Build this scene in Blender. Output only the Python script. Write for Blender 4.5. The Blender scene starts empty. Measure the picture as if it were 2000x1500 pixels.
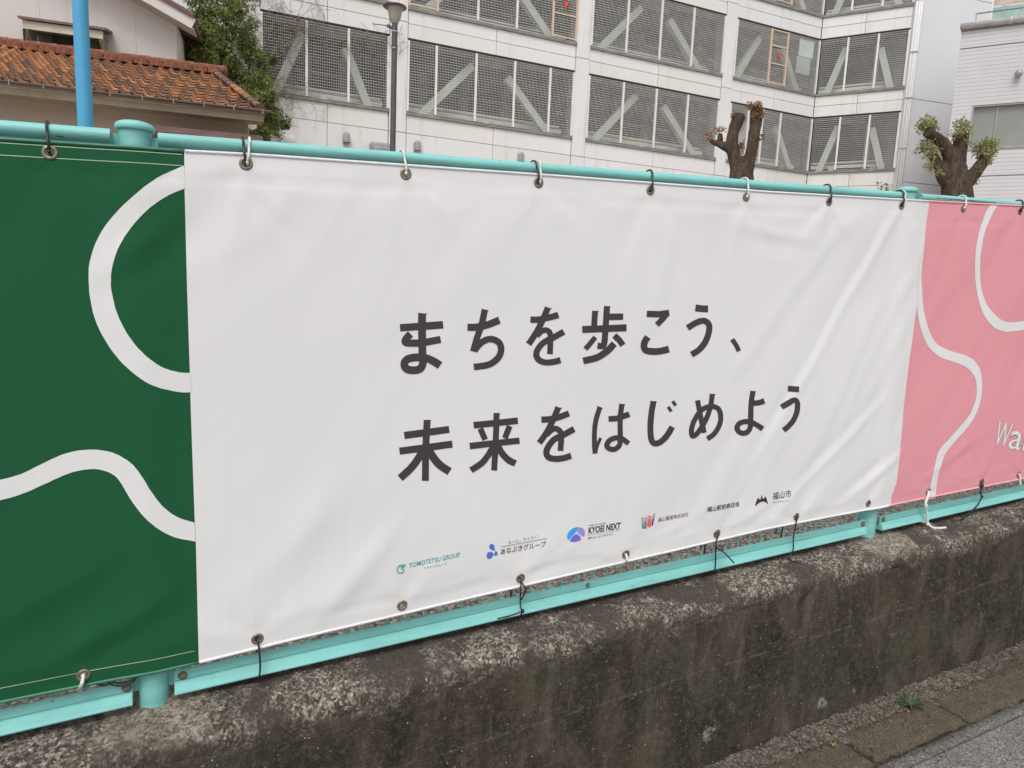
import bpy, bmesh, math, random
import numpy as np
from mathutils import Vector, Matrix, noise
random.seed(7)
S = bpy.context.scene
R = math.radians
# ---------------------------------------------------------------- camera, sky, sun, exposure
EYE = 1.312                                   # eye height over the path beside the wall
RX = Vector((0.90285, -0.42795, 0.04152))     # camera right / down / forward in the world
DN = Vector((-0.02324, -0.145, -0.98916))
FW = Vector((0.42934, 0.89209, -0.14086))
cd = bpy.data.cameras.new('camera'); cam = bpy.data.objects.new('camera', cd); S.collection.objects.link(cam)
rot = Matrix((RX, -DN, -FW)).transposed()
cam.matrix_world = Matrix.Translation((0, 0, EYE)) @ rot.to_4x4()
cd.sensor_fit = 'HORIZONTAL'; cd.sensor_width = 36.0; cd.lens = 36.0 * 1331.84 / 2000.0
cd.clip_start = 0.05; cd.clip_end = 2000
S.camera = cam
SUN_EL, SUN_AZ = 58.0, 215.0                  # azimuth measured from +Y clockwise
w = bpy.data.worlds.new('World'); S.world = w; w.use_nodes = True
nt = w.node_tree; nt.nodes.clear()
sky = nt.nodes.new('ShaderNodeTexSky'); sky.sky_type = 'NISHITA'; sky.sun_disc = False
sky.sun_elevation = R(SUN_EL); sky.sun_rotation = R(SUN_AZ); sky.air_density = 1.0; sky.dust_density = 4.0
hs = nt.nodes.new('ShaderNodeHueSaturation'); hs.inputs['Saturation'].default_value = 0.22
bg = nt.nodes.new('ShaderNodeBackground'); bg.inputs['Strength'].default_value = 0.13
wo = nt.nodes.new('ShaderNodeOutputWorld')
nt.links.new(sky.outputs[0], hs.inputs['Color']); nt.links.new(hs.outputs[0], bg.inputs[0]); nt.links.new(bg.outputs[0], wo.inputs[0])
ld = bpy.data.lights.new('sun', 'SUN'); ld.energy = 1.25; ld.angle = R(24); ld.color = (1.0, 0.97, 0.93)
lo = bpy.data.objects.new('sun', ld); S.collection.objects.link(lo)
sd = Vector((math.sin(R(SUN_AZ)) * math.cos(R(SUN_EL)), math.cos(R(SUN_AZ)) * math.cos(R(SUN_EL)), math.sin(R(SUN_EL))))
lo.rotation_euler = sd.to_track_quat('Z', 'Y').to_euler(); lo.location = sd * 30
S.view_settings.view_transform = 'Standard'; S.view_settings.look = 'None'
S.view_settings.exposure = 0.34; S.view_settings.gamma = 1.0; S.view_settings.use_curve_mapping = False
S.render.engine = 'CYCLES'

# ---------------------------------------------------------------- helpers
SL = math.tan(R(2.4944))                      # the street climbs to the right
Z0 = EYE
def slope(x): return SL * max(-12.0, min(24.0, x))
def P(u, y, v): return Vector((u, y, v + SL * u + Z0))       # street frame: along, away, height from the eye
def at(x, y, z):                              # a point z metres in front of the camera
    return Vector((0, 0, EYE)) + (RX * (x - 1000) + DN * (y - 750) + FW * 1331.84) * (z / 1331.84)
def tag(o, label=None, cat=None, group=None, kind=None):
    if label: o['label'] = label
    if cat: o['category'] = cat
    if group: o['group'] = group
    if kind: o['kind'] = kind
    return o
def empty(name, loc=(0, 0, 0)):
    o = bpy.data.objects.new(name, None); o.location = loc; o.empty_display_size = .1; S.collection.objects.link(o); return o
def link(name, me, parent=None, loc=None):
    o = bpy.data.objects.new(name, me); S.collection.objects.link(o)
    if loc is not None: o.location = loc
    if parent is not None:
        o.parent = parent
        pw = Vector((0, 0, 0)); q = parent
        while q is not None: pw += Vector(q.location); q = q.parent
        o.location = Vector(o.location) - pw
    return o
class MB:
    def __init__(s): s.v = []; s.f = []; s.m = []; s.uv = None
    def add(s, vs, fs, mi=0):
        n = len(s.v); s.v += [tuple(p) for p in vs]; s.f += [tuple(i + n for i in f) for f in fs]; s.m += [mi] * len(fs)
    def box(s, o, ax, ay, az, mi=0):          # corner + three edge vectors
        o, ax, ay, az = map(Vector, (o, ax, ay, az))
        if ax.cross(ay).dot(az) < 0: ax, ay = ay, ax
        p = [o, o + ax, o + ax + ay, o + ay]; p += [q + az for q in p]
        s.add(p, [(3, 2, 1, 0), (4, 5, 6, 7), (0, 1, 5, 4), (1, 2, 6, 5), (2, 3, 7, 6), (3, 0, 4, 7)], mi)
    def beam(s, a, b, w1, w2, side, mi=0):    # square bar from a to b
        a, b = Vector(a), Vector(b); t = (b - a).normalized(); sd = Vector(side); sd = (sd - t * sd.dot(t)).normalized(); n = t.cross(sd)
        s.box(a - sd * w1 / 2 - n * w2 / 2, b - a, sd * w1, n * w2, mi)
    def tube(s, pts, r, n=8, cap=True, mi=0, rs=None, flat=1.0):
        pts = [Vector(p) for p in pts]; N = len(pts); ref = Vector((0.13, 0.2, 1))
        rings = []
        T0 = None
        for i, p in enumerate(pts):
            t = (pts[min(i + 1, N - 1)] - pts[max(i - 1, 0)])
            t = t.normalized() if t.length > 1e-9 else Vector((0, 0, 1))
            if T0 is None: a = t.orthogonal().normalized() if abs(t.dot(ref.normalized())) > .95 else ref.cross(t).normalized()
            else:
                a = (A0 - t * A0.dot(t)); a = a.normalized() if a.length > 1e-6 else t.orthogonal().normalized()
            T0 = t; A0 = a; b = t.cross(a); rr = rs[i] if rs else r
            rings.append([p + (a * math.cos(2 * math.pi * k / n) + b * math.sin(2 * math.pi * k / n) * flat) * rr for k in range(n)])
        vs = [q for rg in rings for q in rg]; fs = []
        for i in range(N - 1):
            for k in range(n):
                fs.append((i * n + k, i * n + (k + 1) % n, (i + 1) * n + (k + 1) % n, (i + 1) * n + k))
        if cap: fs.append(tuple(range(n - 1, -1, -1))); fs.append(tuple((N - 1) * n + k for k in range(n)))
        s.add(vs, fs, mi)
    def build(s, name, mats, parent=None, smooth=False, loc=None, auto=None):
        me = bpy.data.meshes.new(name)
        o0 = Vector(loc) if loc is not None else Vector((0, 0, 0))
        me.from_pydata([tuple(Vector(p) - o0) for p in s.v], [], s.f)
        for m in (mats if isinstance(mats, (list, tuple)) else [mats]): me.materials.append(m)
        if len(set(s.m)) > 1: me.polygons.foreach_set('material_index', s.m)
        if smooth: me.polygons.foreach_set('use_smooth', [True] * len(s.f))
        me.update()
        if auto: me.set_sharp_from_angle(angle=R(auto))
        return link(name, me, parent, o0)
def part(name, m, parent, fn, **k):
    b = MB(); fn(b); return b.build(name, m, parent, **k)

def bevel(o, wd, seg=2, ang=35):
    bm = bmesh.new(); bm.from_mesh(o.data)
    es = [e for e in bm.edges if len(e.link_faces) == 2 and e.calc_face_angle(0) > R(ang)]
    bmesh.ops.bevel(bm, geom=es, offset=wd, segments=seg, affect='EDGES', profile=.5)
    bm.to_mesh(o.data); bm.free(); o.data.polygons.foreach_set('use_smooth', [True] * len(o.data.polygons)); o.data.set_sharp_from_angle(angle=R(40))
    return o

# ---------------------------------------------------------------- materials
def col(c): return (c[0], c[1], c[2], 1)
class NM:
    def __init__(s, name, rough=.6, metal=0, spec=.5):
        s.m = bpy.data.materials.new(name); s.m.use_nodes = True; s.t = s.m.node_tree; s.b = s.t.nodes['Principled BSDF']
        s.b.inputs['Roughness'].default_value = rough; s.b.inputs['Metallic'].default_value = metal; s.b.inputs['Specular IOR Level'].default_value = spec
    def n(s, typ, **k):
        x = s.t.nodes.new('ShaderNode' + typ)
        for a, v in k.items(): setattr(x, a, v)
        return x
    def l(s, a, b): s.t.links.new(a, b)
    def coord(s, kind='Object', scale=(1, 1, 1)):
        tc = s.n('TexCoord'); mp = s.n('Mapping'); mp.inputs['Scale'].default_value = scale; s.l(tc.outputs[kind], mp.inputs['Vector']); return mp.outputs[0]
    def noise(s, co, scale, detail=4, rough=.55, dist=0):
        x = s.n('TexNoise'); x.inputs['Scale'].default_value = scale; x.inputs['Detail'].default_value = detail; x.inputs['Roughness'].default_value = rough; x.inputs['Distortion'].default_value = dist
        s.l(co, x.inputs['Vector']); return x.outputs['Fac']
    def vor(s, co, scale, out='Distance', feature='F1'):
        x = s.n('TexVoronoi', feature=feature); x.inputs['Scale'].default_value = scale; s.l(co, x.inputs['Vector']); return x.outputs[out]
    def ramp(s, f, stops):
        x = s.n('ValToRGB'); e = x.color_ramp.elements
        while len(e) < len(stops): e.new(.5)
        for i, (p, c) in enumerate(stops):
            e[i].position = p; e[i].color = col(c) if hasattr(c, '__len__') else (c, c, c, 1)
        s.l(f, x.inputs[0]); return x.outputs[0]
    def mix(s, f, a, b, mode='MIX'):
        x = s.n('Mix', data_type='RGBA', blend_type=mode)
        for i, q in ((0, f), (6, a), (7, b)):
            if hasattr(q, 'is_linked'): s.l(q, x.inputs[i])
            elif i == 0: x.inputs[0].default_value = q
            else: x.inputs[i].default_value = col(q)
        return x.outputs[2]
    def math(s, op, a, b=None, c=None):
        x = s.n('Math', operation=op)
        for i, q in enumerate((a, b, c)):
            if q is None: continue
            if hasattr(q, 'is_linked'): s.l(q, x.inputs[i])
            else: x.inputs[i].default_value = q
        return x.outputs[0]
    def sep(s, co):
        x = s.n('SeparateXYZ'); s.l(co, x.inputs[0]); return x.outputs
    def base(s, c):
        if hasattr(c, 'is_linked'): s.l(c, s.b.inputs['Base Color'])
        else: s.b.inputs['Base Color'].default_value = col(c)
        return s
    def bump(s, h, st=.3, dist=.01):
        x = s.n('Bump'); x.inputs['Strength'].default_value = st; x.inputs['Distance'].default_value = dist; s.l(h, x.inputs['Height']); s.l(x.outputs[0], s.b.inputs['Normal']); return s
def simple(name, c, rough=.6, var=.15, scale=3, metal=0, bump=0, bs=40, coords='Object', c2=None):
    k = NM(name, rough, metal); co = k.coord(coords)
    f = k.noise(co, scale, 5, .6)
    lo_ = c2 if c2 else tuple(x * (1 - var) for x in c); hi = tuple(min(1, x * (1 + var * .5)) for x in c) if not c2 else c
    k.base(k.ramp(f, [(.35, lo_), (.65, hi)]))
    if bump: k.bump(k.noise(co, bs, 4, .6), bump, .01)
    return k.m
def rnd(k, a, b):     # per-object random colour between a and b
    oi = k.n('ObjectInfo'); return k.mix(oi.outputs['Random'], a, b)

M = {}
# printed cloth
def cloth(name, c, lines=.18):
    k = NM(name, .8, 0, .2); co = k.coord('Object')
    x, y, z = k.sep(co)[0:3]
    n1 = k.noise(co, 2.2, 3, .5); c0 = k.ramp(n1, [(.3, tuple(q * .965 for q in c)), (.7, c)])
    # painted dark lines: shade of the wire mesh showing through the backlit cloth
    ln = k.math('LESS_THAN', k.math('ABSOLUTE', k.math('SUBTRACT', k.math('FRACT', k.math('MULTIPLY', x, 22.5)), .5)), .06)
    msk = k.math('MULTIPLY', k.math('MULTIPLY', ln, k.ramp(k.noise(k.coord('Object', (1, 1, 1)), 3.1, 2, .5), [(.48, 0), (.66, 1)])), lines)
    cc = k.mix(msk, c0, tuple(q * .9 for q in c)); 
    st = k.noise(k.coord('Object', (1.5, 1, .6)), 3.0, 3, .5)
    cc = k.mix(k.ramp(st, [(.55, 0), (.8, .10)]), cc, tuple(q * f for q, f in zip(c, (.84, .82, .8))))
    k.base(cc); k.bump(k.noise(k.coord('Object', (900, 900, 900)), 1, 1, .5), .05, .0005)
    return k.m
M['white_cloth'] = cloth('white_cloth', (.74, .735, .735))
M['green_cloth'] = cloth('green_cloth', (.0105, .092, .036), .2)
M['pink_cloth'] = cloth('pink_cloth', (.74, .315, .36), .25)
M['ink'] = NM('black_ink', .55, 0, .35).base((.05, .042, .046)).m
for nme, c in dict(teal_ink=(.05, .35, .38), grey_ink=(.13, .11, .12), blue_ink=(.09, .16, .62), sky_ink=(.05, .36, .85), violet_ink=(.18, .15, .62), lilac_ink=(.33, .27, .70), dark_ink=(.03, .03, .05), orange_ink=(.85, .13, .06), olive_ink=(.10, .19, .17), slate_ink=(.10, .19, .33), navy_ink=(.03, .04, .22), pale_ink=(.42, .45, .5), white_ink=(.74, .73, .72), plum_ink=(.045, .03, .06), rim_ink=(.25, .17, .19)).items():
    M[nme] = NM(nme, .6, 0, .3).base(c).m
M['thread'] = NM('thread', .8).base((.45, .55, .42)).m
# paint
def paint(name, c, rough=.5):
    k = NM(name, rough, 0, .35); co = k.coord('Object'); f = k.noise(co, 7, 5, .65)
    c0 = k.ramp(f, [(.3, tuple(q * .86 for q in c)), (.7, c)])
    ch = k.noise(k.coord('Object', (14, 14, 60)), 1.6, 3, .7)
    c0 = k.mix(k.ramp(k.noise(k.coord('Object', (2, 2, 30)), 1.7, 6, .7), [(.48, 0), (.72, .6)]), c0, (.15, .33, .30))
    c0 = k.mix(k.ramp(k.noise(co, 38, 6, .8), [(.57, 0), (.68, .45)]), c0, (.30, .38, .33))
    c1 = k.mix(k.ramp(ch, [(.70, 0), (.715, .8)]), c0, (.06, .08, .075)); c1 = k.mix(k.ramp(k.noise(co, 60, 3, .6), [(.76, 0), (.78, .8)]), c1, (.12, .065, .04))
    k.base(c1); k.bump(k.noise(co, 260, 2, .5), .12, .001); return k.m
M['turquoise'] = paint('turquoise_paint', (.225, .555, .53))
M['turquoise_dull'] = paint('turquoise_dull', (.19, .50, .46), .5)
M['wire'] = simple('wire_green', (.28, .52, .46), .5, .25, 20)
M['dark'] = NM('dark_shade', .8).base((.02, .02, .02)).m  # near-black for the painted shadow line at the opening heads
k = NM('old_bolt', .75, .2); co = k.coord('Object'); k.base(k.ramp(k.noise(co, 120, 4, .6), [(.35, (.10, .065, .045)), (.65, (.22, .18, .14))])); k.bump(k.noise(co, 300, 3, .6), .4, .001); M['bolt'] = k.m
M['brass'] = simple('tarnished_brass', (.30, .25, .18), .45, .4, 90, .7)
M['black_tie'] = NM('black_plastic', .4).base((.012, .012, .016)).m
M['white_tie'] = NM('white_plastic', .5).base((.62, .62, .58)).m
M['cord'] = simple('hem_cord_white', (.80, .79, .80), .6, .05, 50, bump=.5, bs=400)
M['blue'] = simple('light_blue_paint', (.062, .33, .56), .45, .06, 4)
# stone and street
k = NM('old_concrete', .95, 0, .2); uvc = k.coord('UV'); ux = k.sep(uvc)
def cells(sc, jx=1):
    v = k.vor(k.coord('UV', (jx, 1, 1)), sc, 'Color'); return k.sep(v)[0]
streak = k.noise(k.coord('UV', (8, 3.0, 1)), 1.0, 8, .72, .9); blot = k.noise(uvc, 3.2, 6, .65); patch = k.noise(uvc, 1.7, 4, .6)
grain = k.noise(uvc, 48, 8, .82); fineg = k.noise(uvc, 170, 5, .85); c1 = cells(210); c2 = cells(120); c3 = cells(420)
dk = k.ramp(streak, [(.32, (.019, .016, .013)), (.5, (.052, .042, .031)), (.68, (.118, .100, .076))])
dk = k.mix(k.ramp(blot, [(.5, 0), (.70, .6)]), dk, (.060, .062, .042))
dk = k.mix(k.ramp(patch, [(.52, 0), (.72, .55)]), dk, (.105, .075, .045))
dk = k.mix(k.ramp(grain, [(.50, 0), (.66, .7)]), dk, (.15, .132, .105))
dk = k.mix(k.ramp(fineg, [(.57, 0), (.68, .65)]), dk, (.23, .205, .17))
dk = k.mix(k.ramp(fineg, [(.34, .85), (.45, 0)]), dk, (.010, .009, .008))
lt = k.ramp(c1, [(.0, (.045, .038, .033)), (.35, (.13, .108, .088)), (.65, (.27, .235, .19)), (.93, (.37, .33, .275)), (.97, (.50, .47, .42))])
lt = k.mix(k.ramp(grain, [(.40, .85), (.52, 0)]), lt, (.04, .033, .028))
lt = k.mix(k.ramp(fineg, [(.36, .8), (.47, 0)]), lt, (.035, .03, .026))
lt = k.mix(k.ramp(k.noise(uvc, 6, 6, .7), [(.44, .9), (.56, 0)]), lt, (.060, .050, .041))
s_ = k.math('ADD', ux[1], k.math('MULTIPLY', k.math('SUBTRACT', k.noise(uvc, 9, 7, .75), .5), .15))
c = k.mix(k.ramp(s_, [(.455, 0), (.50, 1)]), dk, lt)
c = k.mix(k.ramp(s_, [(.585, 0), (.63, .8)]), c, (.045, .037, .030))
pu = k.math('ABSOLUTE', k.math('SUBTRACT', k.math('FRACT', k.math('ADD', k.math('MULTIPLY', k.math('ADD', ux[0], .073), .4902), .5)), .5))
pm = k.math('ADD', k.math('MULTIPLY', pu, 2.04), k.math('MULTIPLY', k.math('SUBTRACT', k.noise(uvc, 11, 6, .7), .5), .22))
pmask = k.math('MULTIPLY', k.ramp(pm, [(.08, 1), (.105, 0)]), k.ramp(s_, [(.49, 0), (.53, 1)]))
c = k.mix(k.math('MULTIPLY', pmask, .62), c, k.ramp(c1, [(.1, (.15, .125, .098)), (.9, (.38, .335, .27))]))
# single pebbles and chips
pk = k.math('MULTIPLY', k.math('LESS_THAN', k.vor(uvc, 120), .26), k.math('GREATER_THAN', c2, .955))
c = k.mix(pk, c, k.ramp(c3, [(.2, (.12, .10, .085)), (.6, (.33, .30, .26)), (.9, (.44, .41, .37))]))
pk2 = k.math('MULTIPLY', k.math('LESS_THAN', k.vor(uvc, 260), .3), k.math('GREATER_THAN', cells(260), .86)); c = k.mix(k.math('MULTIPLY', pk2, .45), c, (.26, .23, .19))
vertical = k.noise(k.coord('UV', (60, 5, 1)), 1.0, 5, .7); c = k.mix(k.math('MULTIPLY', k.ramp(vertical, [(.60, 0), (.72, .45)]), k.ramp(s_, [(.44, 1), (.49, 0)])), c, (.19, .16, .125))
# chalky line left by the formwork
fl = k.math('ABSOLUTE', k.math('SUBTRACT', ux[1], k.math('ADD', .318, k.math('MULTIPLY', k.noise(uvc, 3, 5, .7), .02))))
c = k.mix(k.math('MULTIPLY', k.ramp(fl, [(.0, 1), (.0045, 0)]), k.ramp(k.noise(uvc, 6, 7, .85), [(.45, 0), (.56, .6)])), c, (.20, .17, .135))
def spot(c, u0, s0, r, colr, st=.8):
    du = k.math('SUBTRACT', ux[0], u0); ds = k.math('SUBTRACT', ux[1], s0); d = k.math('SQRT', k.math('ADD', k.math('MULTIPLY', du, du), k.math('MULTIPLY', ds, ds)))
    d = k.math('ADD', d, k.math('MULTIPLY', k.math('SUBTRACT', k.noise(uvc, 40, 6, .8), .5), r * 2.6)); return k.mix(k.math('MULTIPLY', k.ramp(k.math('DIVIDE', d, r), [(.55, st), (.9, 0)]), k.ramp(grain, [(.44, .0), (.54, 1)])), c, colr)
for (u0, v0, r, cc_, st) in ((1.659, -1.247, .026, (.29, .29, .24), 1.0), (1.232, -1.211, .028, (.28, .28, .23), 1.0), (1.80, -1.245, .012, (.18, .18, .15), .8), (2.22, -1.005, .020, (.17, .15, .12), .8), (1.95, -1.10, .014, (.16, .14, .11), .7), (1.20, -1.10, .07, (.085, .088, .055), .5), (1.98, -1.18, .10, (.085, .09, .06), .5), (1.05, -1.18, .06, (.13, .10, .07), .6), (2.40, -1.16, .05, (.12, .12, .09), .6)):
    c = spot(c, u0, .5 - (-.855 - v0), r, cc_, st)
vj = k.math('ABSOLUTE', k.math('SUBTRACT', ux[0], k.math('ADD', 2.615, k.math('MULTIPLY', k.noise(k.coord('UV', (1, 9, 1)), 1.0, 5, .7), .02))))
c = k.mix(k.ramp(vj, [(.0, .9), (.0035, 0)]), c, (.012, .011, .010))
cr = k.vor(k.coord('UV', (5, 9, 1)), 1.0, 'Distance', 'DISTANCE_TO_EDGE')
c = k.mix(k.math('MULTIPLY', k.ramp(cr, [(.0, 1), (.010, 0)]), k.ramp(k.noise(uvc, 2.3, 3, .6), [(.55, 0), (.6, .8)])), c, (.015, .013, .012))
k.base(c)
hh = k.math('ADD', k.math('MULTIPLY', grain, 1.2), k.math('ADD', k.math('MULTIPLY', fineg, .8), k.math('MULTIPLY', c1, .25))); k.bump(hh, .9, .004); M['concrete'] = k.m
def gritty(name, a, b, c3, scale=90, rough=.95, bump=.6, co='Object', big=None, agg=.75):
    k = NM(name, rough, 0, .2); o = k.coord(co); g = k.noise(o, scale, 5, .75); f = k.noise(o, scale * 3.3, 3, .7); bl = k.noise(o, 2.5, 5, .6)
    c = k.ramp(g, [(.35, a), (.62, b)]); vc = k.sep(k.vor(o, scale * 1.6, 'Color')); c = k.mix(k.ramp(vc[0], [(.55, 0), (.95, agg)]), c, c3); c = k.mix(k.ramp(vc[1], [(.70, 0), (.97, agg)]), c, tuple(q * .35 for q in a)); c = k.mix(k.ramp(f, [(.60, 0), (.75, .8)]), c, c3); c = k.mix(k.ramp(f, [(.28, .6), (.4, 0)]), c, tuple(q * .3 for q in a))
    c = k.mix(k.ramp(bl, [(.4, 0), (.7, .5)]), c, big if big else tuple(q * .7 for q in a)); k.base(c); k.bump(k.math('ADD', g, f), bump, .005); return k.m
M['asphalt'] = gritty('asphalt', (.16, .155, .148), (.33, .32, .305), (.58, .57, .55), 170, bump=1.0)
M['asphalt_edge'] = gritty('asphalt_edge', (.115, .108, .10), (.25, .24, .225), (.46, .45, .43), 150, bump=1.0, big=(.10, .09, .075))
M['seam'] = gritty('seam_dirt', (.07, .058, .042), (.13, .11, .082), (.22, .19, .15), 130)
M['soil'] = gritty('dark_soil', (.02, .017, .012), (.05, .042, .028), (.11, .095, .07), 110)
M['slab'] = gritty('weathered_slab', (.045, .037, .028), (.135, .108, .078), (.27, .225, .17), 170, agg=.38, big=(.07, .062, .042))
M['mortar'] = gritty('crumbled_mortar', (.050, .042, .033), (.19, .165, .132), (.40, .36, .30), 110, bump=1.0, agg=.6, big=(.05, .044, .032))
k = NM('gravel', .9); o = k.coord('Object'); v1 = k.vor(o, 105, 'Color'); vd = k.vor(o, 105); g0 = k.sep(v1)
c = k.ramp(g0[0], [(.1, (.28, .21, .17)), (.4, (.46, .37, .31)), (.7, (.62, .53, .46)), (.95, (.80, .74, .66))]); c = k.mix(k.ramp(vd, [(.5, 0), (.85, 1)]), c, (.13, .10, .08)); k.base(c); k.bump(vd, -1, .01); M['gravel'] = k.m
# far things
def facade(name, c, streak=.5):
    k = NM(name, .7, 0, .25); o = k.coord('Object'); f = k.noise(o, .5, 4, .5); c0 = k.ramp(f, [(.3, tuple(q * .93 for q in c)), (.7, c)])
    sx = k.noise(k.coord('Object', (3, 3, .25)), 1.1, 5, .65); c0 = k.mix(k.ramp(sx, [(.55, 0), (.8, streak)]), c0, (c[0] * .72, c[1] * .69, c[2] * .62))
    sp = k.noise(k.coord('Object', (5, 5, .3)), 1.3, 4, .7); c0 = k.mix(k.ramp(sp, [(.68, 0), (.76, streak * .8)]), c0, (c[0] * .5, c[1] * .48, c[2] * .43))
    k.base(c0); return k.m
M['facade'] = facade('white_panel', (.71, .71, .715), .85)
M['facade_warm'] = facade('cream_panel', (.70, .69, .665), .9)
M['joint'] = NM('panel_joint', .8).base((.26, .255, .25)).m
M['mullion'] = simple('white_mullion', (.72, .70, .68), .5, .08, 3)
M['peach'] = facade('rusted_peach_frame', (.62, .47, .36), .9)
M['lattice'] = simple('grating', (.66, .66, .63), .6, .15, 2)
M['sill'] = simple('grey_sill', (.22, .225, .215), .8, .3, 2)
M['lintel'] = simple('rusty_lintel', (.20, .135, .11), .8, .3, 3)
M['brace'] = simple('pale_green_steel', (.52, .58, .50), .6, .1, 2)
M['guard'] = simple('cream_steel', (.74, .74, .62), .6, .2, 1.5)
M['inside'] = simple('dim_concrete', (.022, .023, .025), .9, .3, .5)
M['metal_grey'] = simple('galvanised_grey', (.33, .32, .33), .45, .2, 3, .2)
M['tower'] = facade('smooth_metal_panel', (.70, .71, .74), .12); M['tower'].node_tree.nodes['Principled BSDF'].inputs['Roughness'].default_value = .4
M['siding'] = facade('grey_siding', (.56, .555, .575), .15)
M['vent'] = simple('vent_metal', (.36, .36, .38), .45, .15, 5, .3)
M['vent_pale'] = simple('pale_zinc', (.50, .49, .50), .5, .25, 3, .1)
M['paper'] = NM('pale_board', .5).base((.62, .75, .70)).m
M['paper2'] = NM('grey_board', .5).base((.38, .47, .50)).m
M['red'] = NM('red_mark', .5).base((.70, .07, .05)).m
k = NM('blind_glass', .12, 0, .5); k.base(k.ramp(k.noise(k.coord('Object'), .8, 3, .5), [(.3, (.20, .21, .195)), (.7, (.26, .27, .25))])); M['pane'] = k.m
M['pane_dark'] = NM('window_glass', .1).base((.12, .12, .11)).m
M['aqua'] = simple('aqua_glass', (.34, .52, .46), .15, .3, 1.2)
M['poster'] = simple('coloured_film', (.50, .40, .34), .3, .35, 1.6)
M['plaster'] = facade('white_plaster', (.60, .575, .545), .3)
M['plaster_low'] = gritty('beige_render', (.36, .31, .255), (.43, .375, .31), (.47, .42, .36), 60, .9, .3, agg=.1, big=(.37, .32, .265))
M['brown_metal'] = simple('brown_metal', (.16, .085, .08), .5, .2, 3)
M['cream_board'] = simple('cream_board', (.50, .47, .38), .7, .12, 4)
M['soffit'] = simple('soffit_board', (.30, .255, .18), .8, .15, 3)
M['gutter'] = simple('gutter_brown', (.10, .07, .06), .45, .2, 4)
k = NM('clay_tile', .75, 0, .3); o = k.coord('Object'); oi = k.n('ObjectInfo')
f = k.noise(k.coord('Object', (5, 5, 5)), 1.0, 5, .7); f = k.math('ADD', f, k.math('MULTIPLY', k.math('SUBTRACT', oi.outputs['Random'], .5), .30))
k.base(k.ramp(f, [(.25, (.085, .068, .058)), (.42, (.16, .105, .075)), (.54, (.30, .14, .07)), (.66, (.48, .21, .08)), (.8, (.58, .36, .2))])); k.bump(k.noise(o, 60, 3, .6), .2, .004); M['tile'] = k.m
k = NM('ridge_clay', .8, 0, .3); o = k.coord('Object'); k.base(k.ramp(k.noise(o, 9, 5, .75), [(.32, (.085, .045, .034)), (.48, (.19, .070, .042)), (.60, (.32, .125, .06)), (.72, (.42, .21, .10)), (.85, (.3, .22, .15))])); M['ridge'] = k.m
def leafm(name, a, b, tr=.25):
    k = NM(name, .5, 0, .4); oi = k.n('ObjectInfo'); o = k.coord('Object'); f = k.noise(o, 2.2, 4, .7)
    g = k.n('NewGeometry'); f2 = k.math('ADD', k.math('MULTIPLY', f, .6), k.math('MULTIPLY', g.outputs['Random Per Island'], .4))
    c = k.ramp(f2, [(.25, a), (.75, b)]); k.base(c)
    k.b.inputs['Subsurface Weight'].default_value = 0
    tl = k.n('BsdfTranslucent'); k.l(c, tl.inputs[0]); ms = k.n('MixShader'); ms.inputs[0].default_value = tr
    out = k.t.nodes['Material Output']; k.l(k.b.outputs[0], ms.inputs[1]); k.l(tl.outputs[0], ms.inputs[2]); k.l(ms.outputs[0], out.inputs[0]); return k.m
M['leaf_dark'] = leafm('dark_leaf', (.048, .078, .026), (.36, .40, .13), .42)
M['leaf_young'] = leafm('young_leaf', (.16, .18, .045), (.44, .43, .15), .35)
M['leaf_rust'] = leafm('rusty_leaf', (.20, .075, .03), (.45, .22, .07))
M['weed'] = leafm('weed_leaf', (.035, .07, .028), (.085, .135, .05), .15)
k = NM('bark', .95, 0, .2); o = k.coord('Object', (1, 1, .35)); g = k.noise(o, 20, 8, .8, .9); k.base(k.mix(k.ramp(k.noise(k.coord('Object'), 4, 4, .6), [(.5, 0), (.7, .6)]), k.ramp(g, [(.35, (.040, .028, .021)), (.55, (.15, .108, .080)), (.75, (.28, .22, .165))]), (.085, .08, .04))); k.bump(g, 1.0, .09); M['bark'] = k.m
M['twig'] = simple('dry_twig', (.27, .23, .19), .9, .3, 5)
M['lamp_post'] = simple('dark_post_paint', (.075, .068, .078), .45, .2, 6)
k = NM('frosted_lamp', .35); k.base((.38, .37, .33)); k.b.inputs['Transmission Weight'].default_value = .15; M['lamp_glass'] = k.m
M['white_lamp'] = NM('white_lens', .3).base((.7, .68, .62)).m

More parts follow.
